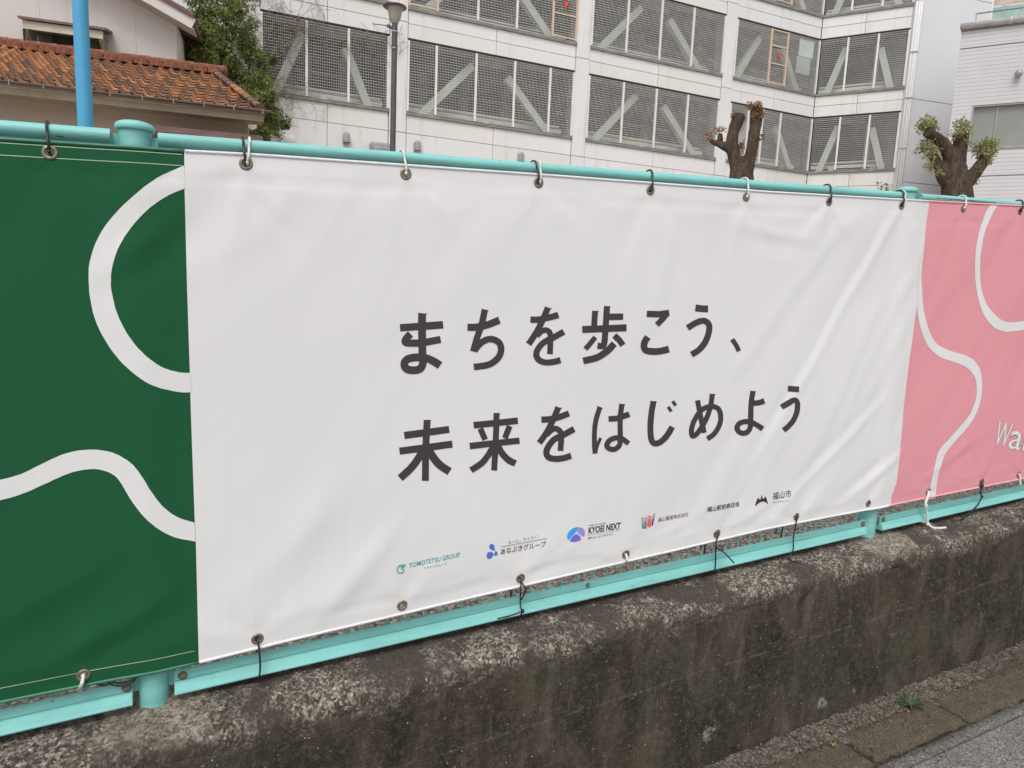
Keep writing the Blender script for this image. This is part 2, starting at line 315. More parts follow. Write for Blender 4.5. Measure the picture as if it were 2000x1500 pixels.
# ---- print outlines on the cloth, in half millimetres (strokes, lines) or tenths of a millimetre (marks)
GLYPHS=[["ma",[[799,-236,796,-206,891,-233,889,-202,987,-230,983,-198],[832,-237,854,-259,826,-242,849,-264,821,-247,843,-269,815,-253,839,-274,811,-259,836,-277,807,-265,835,-278,805,-271,835,-279,804,-280,835,-278,808,-290,833,-273,817,-296,829,-270,824,-299,829,-270,830,-300,833,-270,835,-301,837,-271,841,-301,841,-271,846,-301,845,-271,852,-302,851,-271,859,-302,858,-272,865,-302,865,-272,873,-303,872,-272,883,-303,880,-272,896,-302,891,-272,914,-300,908,-270,935,-297,928,-267,957,-294,950,-264,979,-291,972,-261],[874,-163,908,-165,874,-176,908,-178,874,-189,908,-191,874,-204,908,-205,875,-223,909,-224,876,-252,910,-252,877,-286,911,-287,879,-319,913,-320,880,-345,914,-345,881,-359,915,-358,883,-367,916,-364,883,-368,917,-370,883,-369,916,-378,882,-374,914,-386,880,-379,911,-395,878,-382,906,-403,877,-383,898,-411,875,-384,888,-415,870,-385,878,-418,864,-385,868,-418,858,-385,859,-418,852,-384,849,-417,845,-383,839,-415,840,-381,829,-412,838,-380,819,-406,837,-379,811,-399,836,-378,806,-390,835,-376,803,-381,835,-375,802,-372,835,-374,803,-363,836,-372,807,-354,838,-370,812,-347,839,-369,820,-341,842,-367,828,-336,848,-366,838,-334,854,-365,847,-332,862,-364,857,-331,870,-364,868,-331,879,-364,879,-331,889,-365,891,-332,898,-367,902,-334,906,-368,912,-336,914,-371,922,-339,922,-373,933,-343,929,-377,943,-348,938,-382,955,-354,947,-388,965,-360,957,-394,976,-367,967,-401,986,-374],[873,-165,873,-161,892,-167,893,-163,912,-169,912,-165]]],["chi",[[1097,-244,1096,-213,1108,-244,1108,-213,1120,-245,1119,-214,1133,-245,1130,-214,1146,-245,1140,-213,1158,-243,1151,-212,1171,-241,1162,-210,1184,-238,1173,-208,1197,-235,1185,-205,1211,-231,1198,-201,1226,-226,1212,-196,1240,-221,1226,-191,1254,-216,1240,-186],[1160,-150,1190,-156,1157,-167,1187,-173,1154,-183,1184,-190,1151,-200,1181,-207,1147,-215,1177,-223,1143,-229,1172,-239,1138,-243,1167,-253,1133,-257,1162,-267,1128,-271,1157,-281,1124,-286,1153,-295,1120,-301,1149,-309,1116,-315,1146,-324,1112,-330,1142,-338],[1145,-341,1120,-323,1151,-333,1126,-315,1157,-325,1132,-307,1163,-318,1139,-298,1169,-313,1147,-291,1175,-308,1156,-284,1181,-305,1165,-279,1188,-302,1174,-275,1194,-300,1183,-272,1200,-298,1192,-270,1205,-298,1202,-269,1210,-298,1211,-269,1215,-299,1221,-271,1221,-301,1231,-274,1228,-304,1241,-278,1233,-307,1251,-284,1237,-310,1260,-291,1240,-313,1267,-300,1242,-318,1272,-309,1244,-323,1275,-319,1245,-328,1277,-329,1245,-334,1277,-339,1244,-341,1275,-349,1242,-347,1272,-359,1239,-352,1268,-368,1236,-358,1262,-377,1230,-363,1254,-385,1224,-368,1246,-392,1218,-373,1237,-398,1211,-377,1227,-403,1203,-380,1217,-408,1194,-383,1205,-411,1184,-385,1193,-414,1173,-386,1178,-415,1159,-387,1164,-416,1145,-388,1149,-417,1130,-388,1135,-417],[1159,-155,1160,-151,1176,-158,1176,-154,1192,-161,1193,-157]]],["wo",[[1400,-217,1400,-189,1411,-218,1410,-189,1421,-218,1420,-190,1433,-219,1430,-190,1445,-218,1440,-190,1459,-217,1452,-188,1473,-215,1464,-187,1486,-213,1477,-184,1499,-210,1490,-182,1512,-208,1502,-180,1524,-205,1514,-177,1536,-203,1526,-174,1549,-200,1538,-172],[1472,-145,1502,-156,1467,-157,1497,-168,1462,-169,1492,-180,1457,-181,1487,-193,1451,-194,1481,-206,1445,-208,1474,-221,1437,-223,1466,-236,1429,-238,1458,-252,1421,-252,1449,-267,1412,-265,1440,-281,1403,-279,1430,-295,1393,-292,1420,-309,1383,-305,1410,-322],[1447,-287,1425,-269,1453,-282,1430,-264,1459,-276,1436,-258,1463,-272,1442,-252,1467,-269,1450,-247,1471,-268,1459,-243,1476,-266,1468,-241,1480,-266,1478,-240,1483,-266,1487,-241,1485,-267,1496,-244,1487,-268,1505,-249,1489,-270,1513,-256,1490,-272,1518,-265,1492,-278,1521,-276,1492,-286,1522,-287,1493,-296,1523,-298,1493,-308,1523,-310,1494,-321,1524,-323,1494,-334,1524,-337,1494,-349,1524,-351,1494,-363,1524,-366],[1568,-251,1585,-276,1554,-257,1571,-283,1540,-264,1557,-289,1526,-270,1544,-296,1513,-276,1530,-302,1500,-282,1515,-308,1486,-287,1502,-313,1472,-293,1490,-318,1459,-301,1480,-323,1447,-311,1472,-331,1437,-323,1463,-341,1429,-336,1457,-350,1423,-348,1454,-357,1422,-362,1454,-362,1425,-374,1455,-367,1431,-385,1458,-372,1438,-394,1461,-377,1448,-402,1465,-380,1460,-408,1471,-383,1471,-412,1479,-386,1483,-415,1487,-388,1496,-417,1495,-389,1508,-417,1504,-389,1520,-417,1514,-388,1531,-416,1524,-388,1542,-415,1533,-386,1553,-413,1542,-385,1562,-411,1551,-383,1572,-409,1561,-381],[1469,-152,1469,-149,1488,-155,1488,-152,1506,-158,1507,-154]]],["ho",[[1723,-171,1756,-173,1723,-210,1756,-212,1723,-249,1756,-252],[1788,-149,1822,-152,1787,-175,1822,-178,1787,-202,1822,-205,1787,-228,1821,-231,1786,-251,1821,-254,1786,-270,1821,-273,1786,-287,1821,-291,1786,-302,1821,-306,1785,-313,1820,-319,1784,-322,1819,-329,1783,-327,1817,-337,1783,-327,1813,-345,1785,-326,1803,-353,1786,-325,1790,-355,1782,-325,1779,-354,1774,-323,1770,-352,1766,-321,1762,-350],[1811,-216,1809,-185,1856,-217,1854,-186,1901,-217,1899,-187],[1677,-273,1673,-240,1800,-273,1796,-240,1926,-273,1922,-239],[1738,-287,1761,-303,1732,-294,1755,-310,1725,-301,1749,-317,1719,-308,1742,-324,1713,-314,1736,-331,1707,-321,1729,-338,1700,-328,1723,-345,1694,-334,1716,-351,1687,-341,1709,-358],[1845,-301,1866,-281,1853,-307,1874,-286,1860,-313,1882,-292,1867,-318,1890,-298,1874,-323,1898,-305,1879,-329,1905,-312,1885,-335,1911,-319,1890,-341,1917,-326,1896,-348,1923,-332],[1844,-319,1874,-342,1835,-327,1865,-350,1826,-336,1857,-359,1818,-343,1847,-368,1809,-350,1835,-377,1797,-358,1823,-385,1785,-365,1808,-393,1772,-372,1793,-401,1758,-377,1775,-408,1742,-381,1755,-413,1724,-384,1734,-416,1704,-387,1714,-419,1684,-390,1695,-422],[1788,-152,1788,-148,1806,-153,1806,-150,1825,-154,1825,-151],[1722,-173,1722,-170,1741,-174,1741,-171,1760,-175,1760,-172]]],["ko",[[2037,-207,2037,-176,2055,-208,2055,-177,2074,-209,2073,-178,2093,-210,2091,-179,2111,-211,2107,-180,2130,-210,2123,-179,2147,-209,2138,-177,2163,-207,2154,-176,2179,-205,2170,-174],[2148,-184,2177,-203,2142,-190,2170,-209,2135,-197,2164,-216,2129,-203,2157,-223,2123,-210,2150,-230,2115,-216,2142,-237,2107,-223,2134,-244,2099,-230,2126,-251,2091,-237,2118,-258],[2036,-296,2072,-316,2031,-303,2066,-323,2025,-310,2060,-330,2019,-320,2057,-336,2015,-331,2055,-340,2014,-342,2055,-345,2015,-354,2055,-352,2020,-367,2057,-357,2030,-380,2057,-357,2046,-388,2059,-358,2061,-392,2066,-360,2075,-395,2076,-361,2088,-396,2088,-362,2101,-397,2099,-363,2115,-398,2110,-364,2129,-397,2122,-363,2143,-397,2133,-363,2157,-395,2145,-361,2170,-393,2157,-359,2183,-391,2170,-357,2196,-388,2183,-355]]],["u",[[2336,-185,2339,-151,2345,-186,2349,-152,2355,-188,2359,-154,2366,-189,2368,-155,2377,-190,2377,-156,2389,-191,2387,-157,2400,-192,2397,-157,2411,-192,2408,-157,2422,-192,2419,-158],[2308,-282,2285,-255,2322,-276,2298,-249,2336,-269,2312,-242,2349,-263,2327,-235,2361,-258,2342,-229,2372,-255,2356,-225,2383,-252,2371,-221,2393,-251,2386,-220,2399,-251,2402,-220,2404,-253,2417,-224,2409,-255,2431,-231,2413,-258,2443,-240,2416,-261,2452,-251,2418,-266,2458,-264,2419,-274,2459,-277,2418,-284,2459,-290,2417,-294,2457,-303,2414,-306,2454,-317,2409,-319,2448,-332,2404,-331,2442,-346,2397,-342,2434,-360,2390,-351,2425,-371,2382,-359,2415,-382,2374,-367,2404,-391,2365,-374,2393,-399,2356,-379,2381,-406,2346,-383,2369,-412,2336,-388,2358,-416,2324,-392,2347,-421]]],["comma",[[2586,-345,2611,-332,2595,-354,2620,-341,2604,-363,2629,-350,2612,-371,2638,-359,2619,-379,2646,-368,2624,-386,2652,-377,2629,-393,2658,-385,2633,-400,2662,-393,2638,-408,2667,-400]]],["mi",[[827,-694,822,-663,927,-691,922,-659,1029,-687,1024,-656],[807,-760,803,-729,925,-758,920,-726,1046,-755,1041,-723],[909,-619,940,-623,908,-652,939,-657,907,-686,938,-690,906,-719,937,-724,906,-753,937,-757,906,-786,937,-790,906,-820,938,-824,907,-853,938,-858,907,-887,939,-892],[899,-730,930,-749,892,-743,923,-762,886,-756,916,-775,879,-767,909,-787,872,-778,901,-800,865,-788,893,-811,858,-798,885,-821,850,-806,876,-831,842,-815,866,-841,832,-823,855,-851,821,-832,844,-860,810,-841,832,-868,799,-849,821,-877],[914,-751,944,-736,923,-766,953,-751,932,-781,962,-766,941,-796,971,-780,950,-809,979,-791,959,-821,986,-800,967,-830,992,-807,975,-838,999,-814,984,-846,1006,-820,994,-854,1014,-827,1005,-862,1024,-834,1015,-869,1034,-841,1025,-876,1044,-848],[910,-622,909,-619,926,-623,926,-620,942,-625,942,-622]]],["rai",[[1144,-679,1139,-649,1251,-679,1247,-649,1362,-679,1357,-648],[1128,-772,1124,-742,1250,-772,1245,-742,1375,-773,1370,-743],[1236,-617,1266,-620,1236,-651,1266,-655,1237,-686,1267,-690,1237,-721,1267,-725,1237,-754,1267,-759,1237,-787,1267,-791,1236,-818,1266,-823,1235,-849,1265,-855,1235,-881,1265,-887],[1161,-686,1187,-678,1174,-713,1200,-705,1187,-740,1213,-732],[1305,-678,1333,-690,1294,-705,1322,-718,1283,-732,1311,-745],[1231,-757,1258,-774,1224,-769,1251,-786,1216,-781,1243,-799,1209,-792,1236,-811,1202,-802,1228,-822,1195,-811,1220,-831,1189,-818,1213,-840,1182,-825,1205,-848,1174,-831,1195,-856,1164,-837,1183,-863,1153,-843,1170,-870,1140,-849,1157,-876,1127,-855,1144,-882],[1246,-773,1275,-761,1252,-782,1281,-771,1257,-792,1286,-780,1263,-802,1291,-789,1271,-812,1297,-797,1279,-823,1304,-806,1288,-833,1312,-815,1298,-843,1320,-823,1308,-853,1328,-830,1319,-861,1335,-835,1330,-867,1343,-840,1340,-872,1353,-845,1350,-877,1363,-850],[1235,-619,1235,-616,1252,-621,1252,-618,1269,-623,1269,-620]]],["wo",[[1482,-684,1480,-654,1495,-685,1493,-655,1508,-686,1505,-656,1521,-686,1517,-656,1535,-686,1529,-656,1550,-685,1541,-655,1564,-684,1553,-654,1577,-681,1566,-652,1590,-679,1578,-649,1602,-676,1589,-647,1613,-673,1599,-644,1624,-670,1610,-641,1635,-667,1621,-638],[1553,-611,1584,-625,1547,-626,1578,-639,1541,-641,1572,-654,1535,-655,1566,-669,1529,-669,1559,-683,1522,-683,1552,-698,1514,-697,1544,-713,1507,-710,1536,-727,1499,-723,1527,-741,1490,-736,1518,-754,1482,-747,1509,-766,1472,-759,1499,-778,1463,-770,1490,-790],[1522,-756,1499,-734,1529,-750,1506,-728,1536,-744,1513,-722,1542,-739,1521,-716,1547,-736,1529,-711,1552,-734,1538,-707,1555,-734,1547,-706,1558,-733,1557,-705,1561,-734,1567,-708,1564,-735,1577,-712,1568,-738,1586,-718,1572,-742,1595,-726,1575,-745,1601,-734,1576,-747,1606,-743,1576,-749,1608,-751,1576,-755,1608,-758,1577,-764,1608,-768,1577,-777,1609,-782,1577,-793,1609,-798,1577,-811,1608,-816,1576,-828,1608,-833],[1652,-717,1670,-745,1636,-723,1655,-752,1621,-729,1639,-758,1606,-736,1624,-764,1592,-741,1609,-770,1579,-746,1595,-775,1566,-749,1581,-778,1551,-754,1570,-782,1538,-762,1561,-787,1526,-773,1553,-795,1515,-786,1544,-805,1507,-799,1538,-816,1501,-812,1534,-824,1499,-825,1533,-830,1501,-838,1534,-835,1506,-850,1535,-839,1515,-861,1537,-842,1527,-870,1541,-844,1541,-876,1547,-847,1554,-879,1557,-850,1566,-882,1567,-852,1579,-884,1576,-853,1593,-884,1587,-853,1606,-884,1598,-853,1618,-883,1609,-853,1629,-882,1618,-851,1640,-880,1627,-850,1650,-878,1636,-848,1659,-876,1646,-846],[1548,-618,1548,-615,1568,-622,1568,-618,1588,-626,1588,-622]]],["ha",[[1786,-630,1814,-641,1781,-646,1809,-656,1776,-661,1804,-671,1771,-676,1800,-686,1768,-692,1796,-700,1765,-708,1794,-714,1764,-723,1792,-729,1763,-738,1792,-743,1763,-753,1791,-757,1763,-769,1792,-772,1764,-784,1793,-787,1765,-800,1794,-802,1767,-814,1796,-817,1768,-828,1797,-830,1770,-841,1799,-842,1772,-853,1801,-855,1774,-866,1803,-867],[1806,-786,1823,-794,1802,-796,1819,-804,1797,-806,1814,-814,1793,-816,1810,-824,1789,-826,1807,-833,1787,-835,1805,-841,1785,-843,1803,-848,1784,-851,1802,-856,1783,-859,1801,-864],[1855,-714,1852,-685,1867,-715,1864,-686,1879,-716,1875,-687,1893,-716,1887,-687,1909,-716,1899,-687,1926,-713,1914,-684,1945,-709,1931,-680,1964,-705,1950,-676,1982,-700,1968,-672],[1911,-628,1942,-634,1909,-644,1941,-651,1908,-661,1939,-667,1906,-679,1938,-684,1906,-701,1937,-705,1908,-729,1939,-732,1911,-762,1942,-765,1914,-793,1945,-797,1915,-816,1946,-822,1914,-829,1945,-837,1912,-833,1941,-848,1910,-834,1936,-855,1907,-837,1930,-859,1903,-840,1922,-864,1898,-842,1913,-868,1893,-843,1903,-870,1889,-843,1892,-870,1884,-842,1881,-868,1879,-840,1871,-865,1874,-838,1861,-860,1871,-836,1852,-854,1870,-835,1845,-847,1869,-833,1840,-839,1868,-832,1837,-830,1868,-831,1838,-821,1870,-829,1842,-813,1873,-825,1847,-805,1877,-821,1855,-799,1882,-818,1864,-793,1888,-816,1874,-790,1896,-814,1886,-787,1905,-813,1898,-786,1913,-813,1910,-786,1919,-814,1921,-788,1926,-816,1933,-791,1934,-819,1944,-795,1941,-823,1954,-800,1948,-827,1965,-807,1956,-833,1974,-814,1964,-839,1983,-821,1973,-846,1991,-827],[1909,-631,1909,-628,1928,-634,1928,-631,1947,-638,1947,-634],[1781,-631,1783,-628,1798,-639,1800,-636,1815,-646,1817,-643]]],["ji",[[2098,-628,2135,-637,2096,-646,2133,-655,2093,-665,2130,-673,2091,-684,2128,-691,2090,-704,2127,-710,2089,-726,2127,-732,2089,-750,2127,-755,2091,-773,2128,-777,2093,-793,2130,-795,2096,-810,2133,-810,2100,-825,2136,-822,2105,-838,2139,-830,2112,-849,2143,-836,2123,-860,2144,-837,2137,-867,2145,-837,2150,-870,2147,-838,2162,-870,2152,-838,2174,-868,2157,-837,2186,-865,2164,-835,2197,-859,2172,-831,2207,-853,2180,-827,2217,-846,2187,-821,2226,-837,2194,-814,2235,-828,2202,-806,2242,-819,2208,-798,2249,-810,2214,-790,2254,-802,2219,-783,2259,-793,2224,-775,2264,-785,2229,-766],[2203,-672,2219,-664,2214,-686,2230,-678,2226,-699,2242,-691],[2229,-646,2244,-637,2240,-658,2256,-649,2251,-670,2267,-661],[2098,-633,2098,-629,2118,-635,2118,-632,2138,-638,2138,-634]]],["me",[[2382,-650,2415,-648,2388,-669,2421,-668,2394,-688,2427,-686,2400,-708,2433,-706,2407,-729,2440,-727,2415,-753,2448,-750,2424,-778,2457,-775,2434,-804,2467,-801,2443,-830,2476,-827],[2478,-620,2512,-627,2476,-639,2511,-645,2475,-657,2509,-664,2473,-676,2507,-684,2470,-693,2504,-703,2464,-711,2498,-722,2458,-729,2491,-742,2450,-746,2483,-760,2442,-762,2473,-778,2432,-777,2463,-794,2421,-791,2451,-810,2410,-804,2439,-823,2401,-814,2429,-834,2393,-821,2419,-843,2387,-825,2409,-849,2384,-826,2397,-853,2390,-827,2378,-851,2394,-830,2365,-839,2392,-826,2360,-828,2391,-818,2357,-816,2390,-810,2356,-804,2391,-800,2357,-792,2393,-789,2359,-780,2396,-778,2363,-766,2400,-767,2368,-753,2407,-755,2376,-740,2415,-743,2385,-726,2424,-731,2395,-713,2433,-722,2406,-702,2441,-715,2417,-693,2450,-711,2429,-686,2459,-707,2442,-682,2469,-705,2454,-678,2479,-703,2468,-676,2489,-703,2483,-675,2499,-703,2498,-676,2508,-705,2512,-678,2517,-707,2526,-682,2524,-710,2539,-688,2531,-714,2553,-696,2535,-719,2564,-707,2540,-726,2572,-720,2544,-736,2578,-734,2546,-747,2581,-748,2548,-758,2583,-762,2548,-768,2583,-775,2546,-778,2581,-788,2543,-788,2577,-801,2539,-798,2572,-812,2534,-807,2566,-823,2527,-816,2558,-834,2520,-824,2550,-844,2513,-831,2540,-853,2504,-836,2529,-860,2495,-841,2517,-866,2484,-846,2505,-871,2473,-851,2494,-876],[2474,-624,2474,-620,2495,-626,2495,-622,2516,-629,2516,-625]]],["yo",[[2760,-624,2799,-631,2758,-641,2797,-648,2757,-657,2795,-665,2755,-675,2794,-682,2755,-696,2793,-701,2756,-721,2794,-725,2758,-749,2797,-753,2760,-776,2799,-780,2761,-797,2800,-802,2762,-811,2801,-816,2763,-820,2802,-826,2763,-825,2801,-835,2761,-829,2799,-844,2759,-834,2793,-853,2755,-837,2786,-860,2751,-840,2777,-867,2747,-842,2766,-871,2741,-843,2753,-873,2734,-843,2740,-873,2727,-842,2726,-871,2723,-841,2712,-867,2718,-838,2699,-860,2713,-835,2687,-852,2709,-831,2678,-842,2708,-829,2671,-831,2708,-826,2669,-819,2708,-822,2671,-808,2711,-817,2677,-798,2714,-815,2686,-790,2719,-812,2699,-784,2729,-810,2714,-781,2740,-809,2730,-779,2751,-809,2747,-779,2762,-810,2763,-781,2774,-813,2780,-785,2787,-817,2797,-790,2801,-823,2814,-797,2816,-830,2832,-806,2833,-839,2851,-816,2851,-850,2870,-826,2869,-860,2888,-836],[2787,-710,2782,-679,2798,-711,2793,-680,2810,-711,2804,-680,2822,-712,2814,-681,2835,-712,2823,-680,2847,-710,2831,-679,2858,-708,2840,-678,2868,-706,2850,-675,2878,-704,2860,-673],[2759,-628,2759,-624,2779,-631,2779,-627,2799,-634,2799,-630]]],["u",[[3042,-649,3040,-616,3082,-654,3080,-621,3122,-658,3120,-625],[3017,-749,2992,-722,3029,-744,3004,-716,3041,-739,3016,-711,3053,-734,3028,-706,3065,-729,3039,-701,3076,-724,3050,-697,3086,-719,3060,-692,3093,-716,3073,-687,3096,-716,3088,-685,3095,-716,3105,-688,3096,-716,3120,-695,3098,-718,3132,-705,3100,-721,3140,-717,3102,-728,3144,-730,3103,-739,3145,-744,3103,-751,3145,-759,3102,-763,3144,-773,3099,-774,3140,-787,3095,-785,3135,-800,3090,-796,3129,-813,3084,-806,3122,-824,3077,-814,3114,-835,3070,-821,3105,-844,3062,-828,3095,-852,3054,-835,3086,-859,3045,-840,3077,-866,3037,-846,3067,-872,3027,-851,3057,-877,3018,-857,3048,-883]]]]
SWIRL={"g":[[6,374,7,296,-11,365,-5,290,-28,356,-18,284,-45,347,-30,278,-63,337,-43,271,-80,326,-55,263,-97,312,-67,255,-115,298,-79,246,-132,282,-91,236,-149,266,-103,226,-166,249,-115,214,-182,233,-127,201,-198,215,-140,186,-213,197,-152,171,-227,179,-164,155,-240,161,-174,140,-251,143,-184,125,-261,124,-192,110,-270,105,-200,95,-277,87,-207,80,-283,69,-213,64,-288,51,-218,47,-292,35,-223,30,-295,19,-227,12,-296,1,-230,-5,-297,-18,-231,-24,-297,-39,-232,-42,-297,-63,-231,-61,-295,-87,-228,-80,-292,-111,-225,-99,-289,-134,-222,-118,-284,-155,-217,-136,-278,-176,-212,-154,-271,-197,-205,-171,-263,-216,-198,-189,-254,-235,-191,-205,-245,-254,-183,-220,-235,-272,-174,-235,-224,-289,-165,-250,-213,-306,-156,-263,-200,-322,-145,-276,-186,-338,-135,-289,-171,-354,-123,-301,-155,-369,-111,-312,-139,-383,-99,-323,-122,-395,-87,-332,-105,-404,-76,-339,-86,-413,-63,-345,-67,-419,-52,-350,-50,-425,-40,-353,-35,-429,-30,-357,-23,-432,-21,-359,-13,-433,-13,-360,-5,-434,-6,-361,3,-434,1,-361,12,-434,8,-362],[-664,-699,-668,-766,-647,-698,-651,-765,-629,-696,-633,-765,-612,-694,-616,-764,-595,-692,-599,-763,-580,-691,-584,-762,-567,-689,-570,-760,-555,-687,-557,-758,-545,-685,-545,-755,-534,-682,-532,-752,-522,-679,-520,-748,-510,-674,-507,-744,-496,-668,-493,-739,-483,-661,-480,-733,-470,-655,-467,-727,-457,-649,-454,-722,-444,-643,-441,-717,-432,-637,-429,-711,-419,-632,-416,-706,-408,-627,-404,-701,-396,-623,-393,-697,-384,-620,-383,-694,-373,-618,-374,-691,-362,-616,-365,-689,-351,-615,-356,-688,-341,-615,-347,-687,-331,-615,-337,-686,-321,-615,-327,-686,-311,-616,-317,-686,-301,-617,-307,-687,-291,-619,-297,-689,-281,-622,-288,-692,-270,-625,-280,-695,-259,-629,-272,-699,-249,-633,-264,-703,-239,-639,-257,-708,-228,-645,-251,-713,-219,-653,-245,-718,-209,-661,-240,-724,-200,-669,-236,-730,-192,-678,-231,-738,-184,-687,-226,-748,-178,-697,-221,-758,-172,-706,-216,-770,-166,-717,-211,-782,-161,-728,-205,-795,-154,-740,-199,-809,-148,-753,-192,-823,-142,-767,-184,-838,-136,-781,-176,-852,-129,-794,-168,-866,-122,-807,-159,-880,-115,-821,-150,-893,-107,-834,-141,-905,-99,-847,-130,-917,-91,-858,-120,-929,-82,-869,-109,-940,-73,-879,-97,-951,-64,-889,-85,-961,-54,-897,-73,-970,-44,-905,-60,-979,-34,-912,-46,-986,-23,-918,-32,-993,-11,-924,-17,-998,0,-929,-2,-1004,11,-935,13,-1010]],"p":[[4663,446,4742,445,4653,433,4732,434,4643,421,4722,425,4633,409,4712,414,4623,395,4702,402,4614,376,4692,386,4604,352,4680,365,4594,323,4667,342,4585,292,4654,316,4578,261,4642,289,4572,231,4634,260,4569,204,4629,230,4568,178,4626,197,4568,151,4626,163,4570,124,4627,129,4575,94,4631,95,4582,61,4638,59,4591,26,4647,23,4603,-10,4659,-14,4616,-46,4672,-49,4630,-80,4686,-80,4646,-112,4701,-108,4663,-144,4717,-132,4681,-174,4735,-155,4701,-203,4753,-176,4722,-230,4773,-195,4745,-255,4794,-213,4771,-278,4816,-229,4797,-299,4839,-244,4825,-318,4863,-257,4852,-334,4886,-270,4881,-348,4908,-281,4911,-358,4931,-291,4941,-367,4954,-300,4970,-373,4977,-307,4997,-378,5000,-313,5021,-382,5021,-316,5043,-383,5042,-318,5065,-383,5063,-319,5086,-382,5085,-318,5109,-381,5107,-318,5135,-380,5130,-318,5161,-379,5154,-317,5188,-378,5178,-316,5215,-376,5202,-313,5241,-373,5226,-310,5267,-368,5249,-305,5293,-362,5272,-299,5319,-356,5294,-291,5344,-349,5317,-284,5370,-342,5340,-277],[4056,439,4051,438,4056,374,4050,374,4055,307,4048,307,4054,244,4046,243,4055,187,4045,186,4056,138,4042,138,4058,95,4039,97,4060,57,4036,59,4063,23,4035,23,4067,-6,4037,-13,4071,-29,4041,-47,4076,-51,4046,-79,4083,-76,4051,-109,4092,-107,4053,-136,4102,-140,4055,-159,4113,-173,4058,-183,4126,-204,4066,-210,4139,-233,4078,-242,4152,-261,4094,-278,4167,-288,4113,-314,4184,-314,4132,-346,4202,-339,4152,-375,4223,-364,4174,-401,4244,-386,4196,-424,4266,-406,4220,-446,4288,-422,4248,-465,4310,-436,4278,-483,4335,-448,4307,-498,4364,-459,4330,-510,4400,-471,4344,-518,4443,-483,4352,-522,4485,-493,4361,-524,4517,-501,4376,-529,4534,-505,4403,-536,4541,-505,4437,-544,4547,-505,4473,-553,4561,-509,4509,-562,4587,-515,4544,-572,4620,-524,4581,-583,4655,-535,4616,-594,4686,-547,4647,-606,4713,-561,4673,-619,4738,-578,4695,-632,4761,-595,4714,-646,4780,-614,4731,-661,4797,-633,4746,-676,4810,-654,4758,-692,4821,-676,4767,-710,4831,-700,4776,-730,4838,-728,4783,-753,4844,-758,4788,-778,4847,-789,4791,-805,4847,-819,4789,-831,4843,-849,4781,-858,4836,-878,4770,-886,4825,-907,4755,-913,4812,-934,4738,-937,4794,-960,4720,-956,4773,-983,4699,-972,4750,-1006,4677,-988,4725,-1028,4654,-1004,4698,-1050,4630,-1023,4667,-1070,4604,-1041,4637,-1090,4577,-1060,4611,-1109,4553,-1078,4588,-1127,4528,-1095,4568,-1143,4503,-1110,4550,-1159,4481,-1126,4534,-1177,4464,-1144,4522,-1196,4454,-1163,4513,-1216,4448,-1182,4505,-1236,4446,-1203,4500,-1256,4442,-1224,4495,-1276,4438,-1245,4493,-1295,4434,-1265,4492,-1315,4431,-1287,4491,-1340,4429,-1315,4490,-1369,4427,-1350,4491,-1403,4427,-1390,4492,-1439,4427,-1433,4492,-1474,4426,-1474]]}
EDGE={"gb":[[4,215],[3,148],[3,-24],[4,-181],[4,-250],[6,-467],[7,-504],[7,-757]],"pb":[[2028,219],[2027,93],[2031,15],[2029,-98],[2025,-257],[2028,-415],[2036,-566],[2036,-659],[2021,-698],[2025,-743]]}
TEXTS=[["TOMOTETSU GROUP",[4281,-6376,5472,-6331],111],["トモテツグループ",[4637,-6469,5157,-6462],54],["もっと、わくわく!",[6684,-6253,7483,-6233],81],["あなぶきグループ",[6491,-6473,7683,-6484],151],["line",[6493,-6278,7698,-6279],4],["KYOEI NEXT",[8871,-6366,9824,-6386],174],["株式会社キョーエイ",[8872,-6506,9617,-6517],62],["small",[8864,-6161,9372,-6177],30],["line2",[8838,-6392,9836,-6407],4],["福山電業株式会社",[10994,-6400,11998,-6390],118],["福山駅前商店会",[12608,-6371,13792,-6382],154],["福山市",[15011,-6370,15720,-6379],222],["Fukuyama City",[15055,-6481,15651,-6499],45],["Wan",[25269,-5898,29216,-6713],900]]
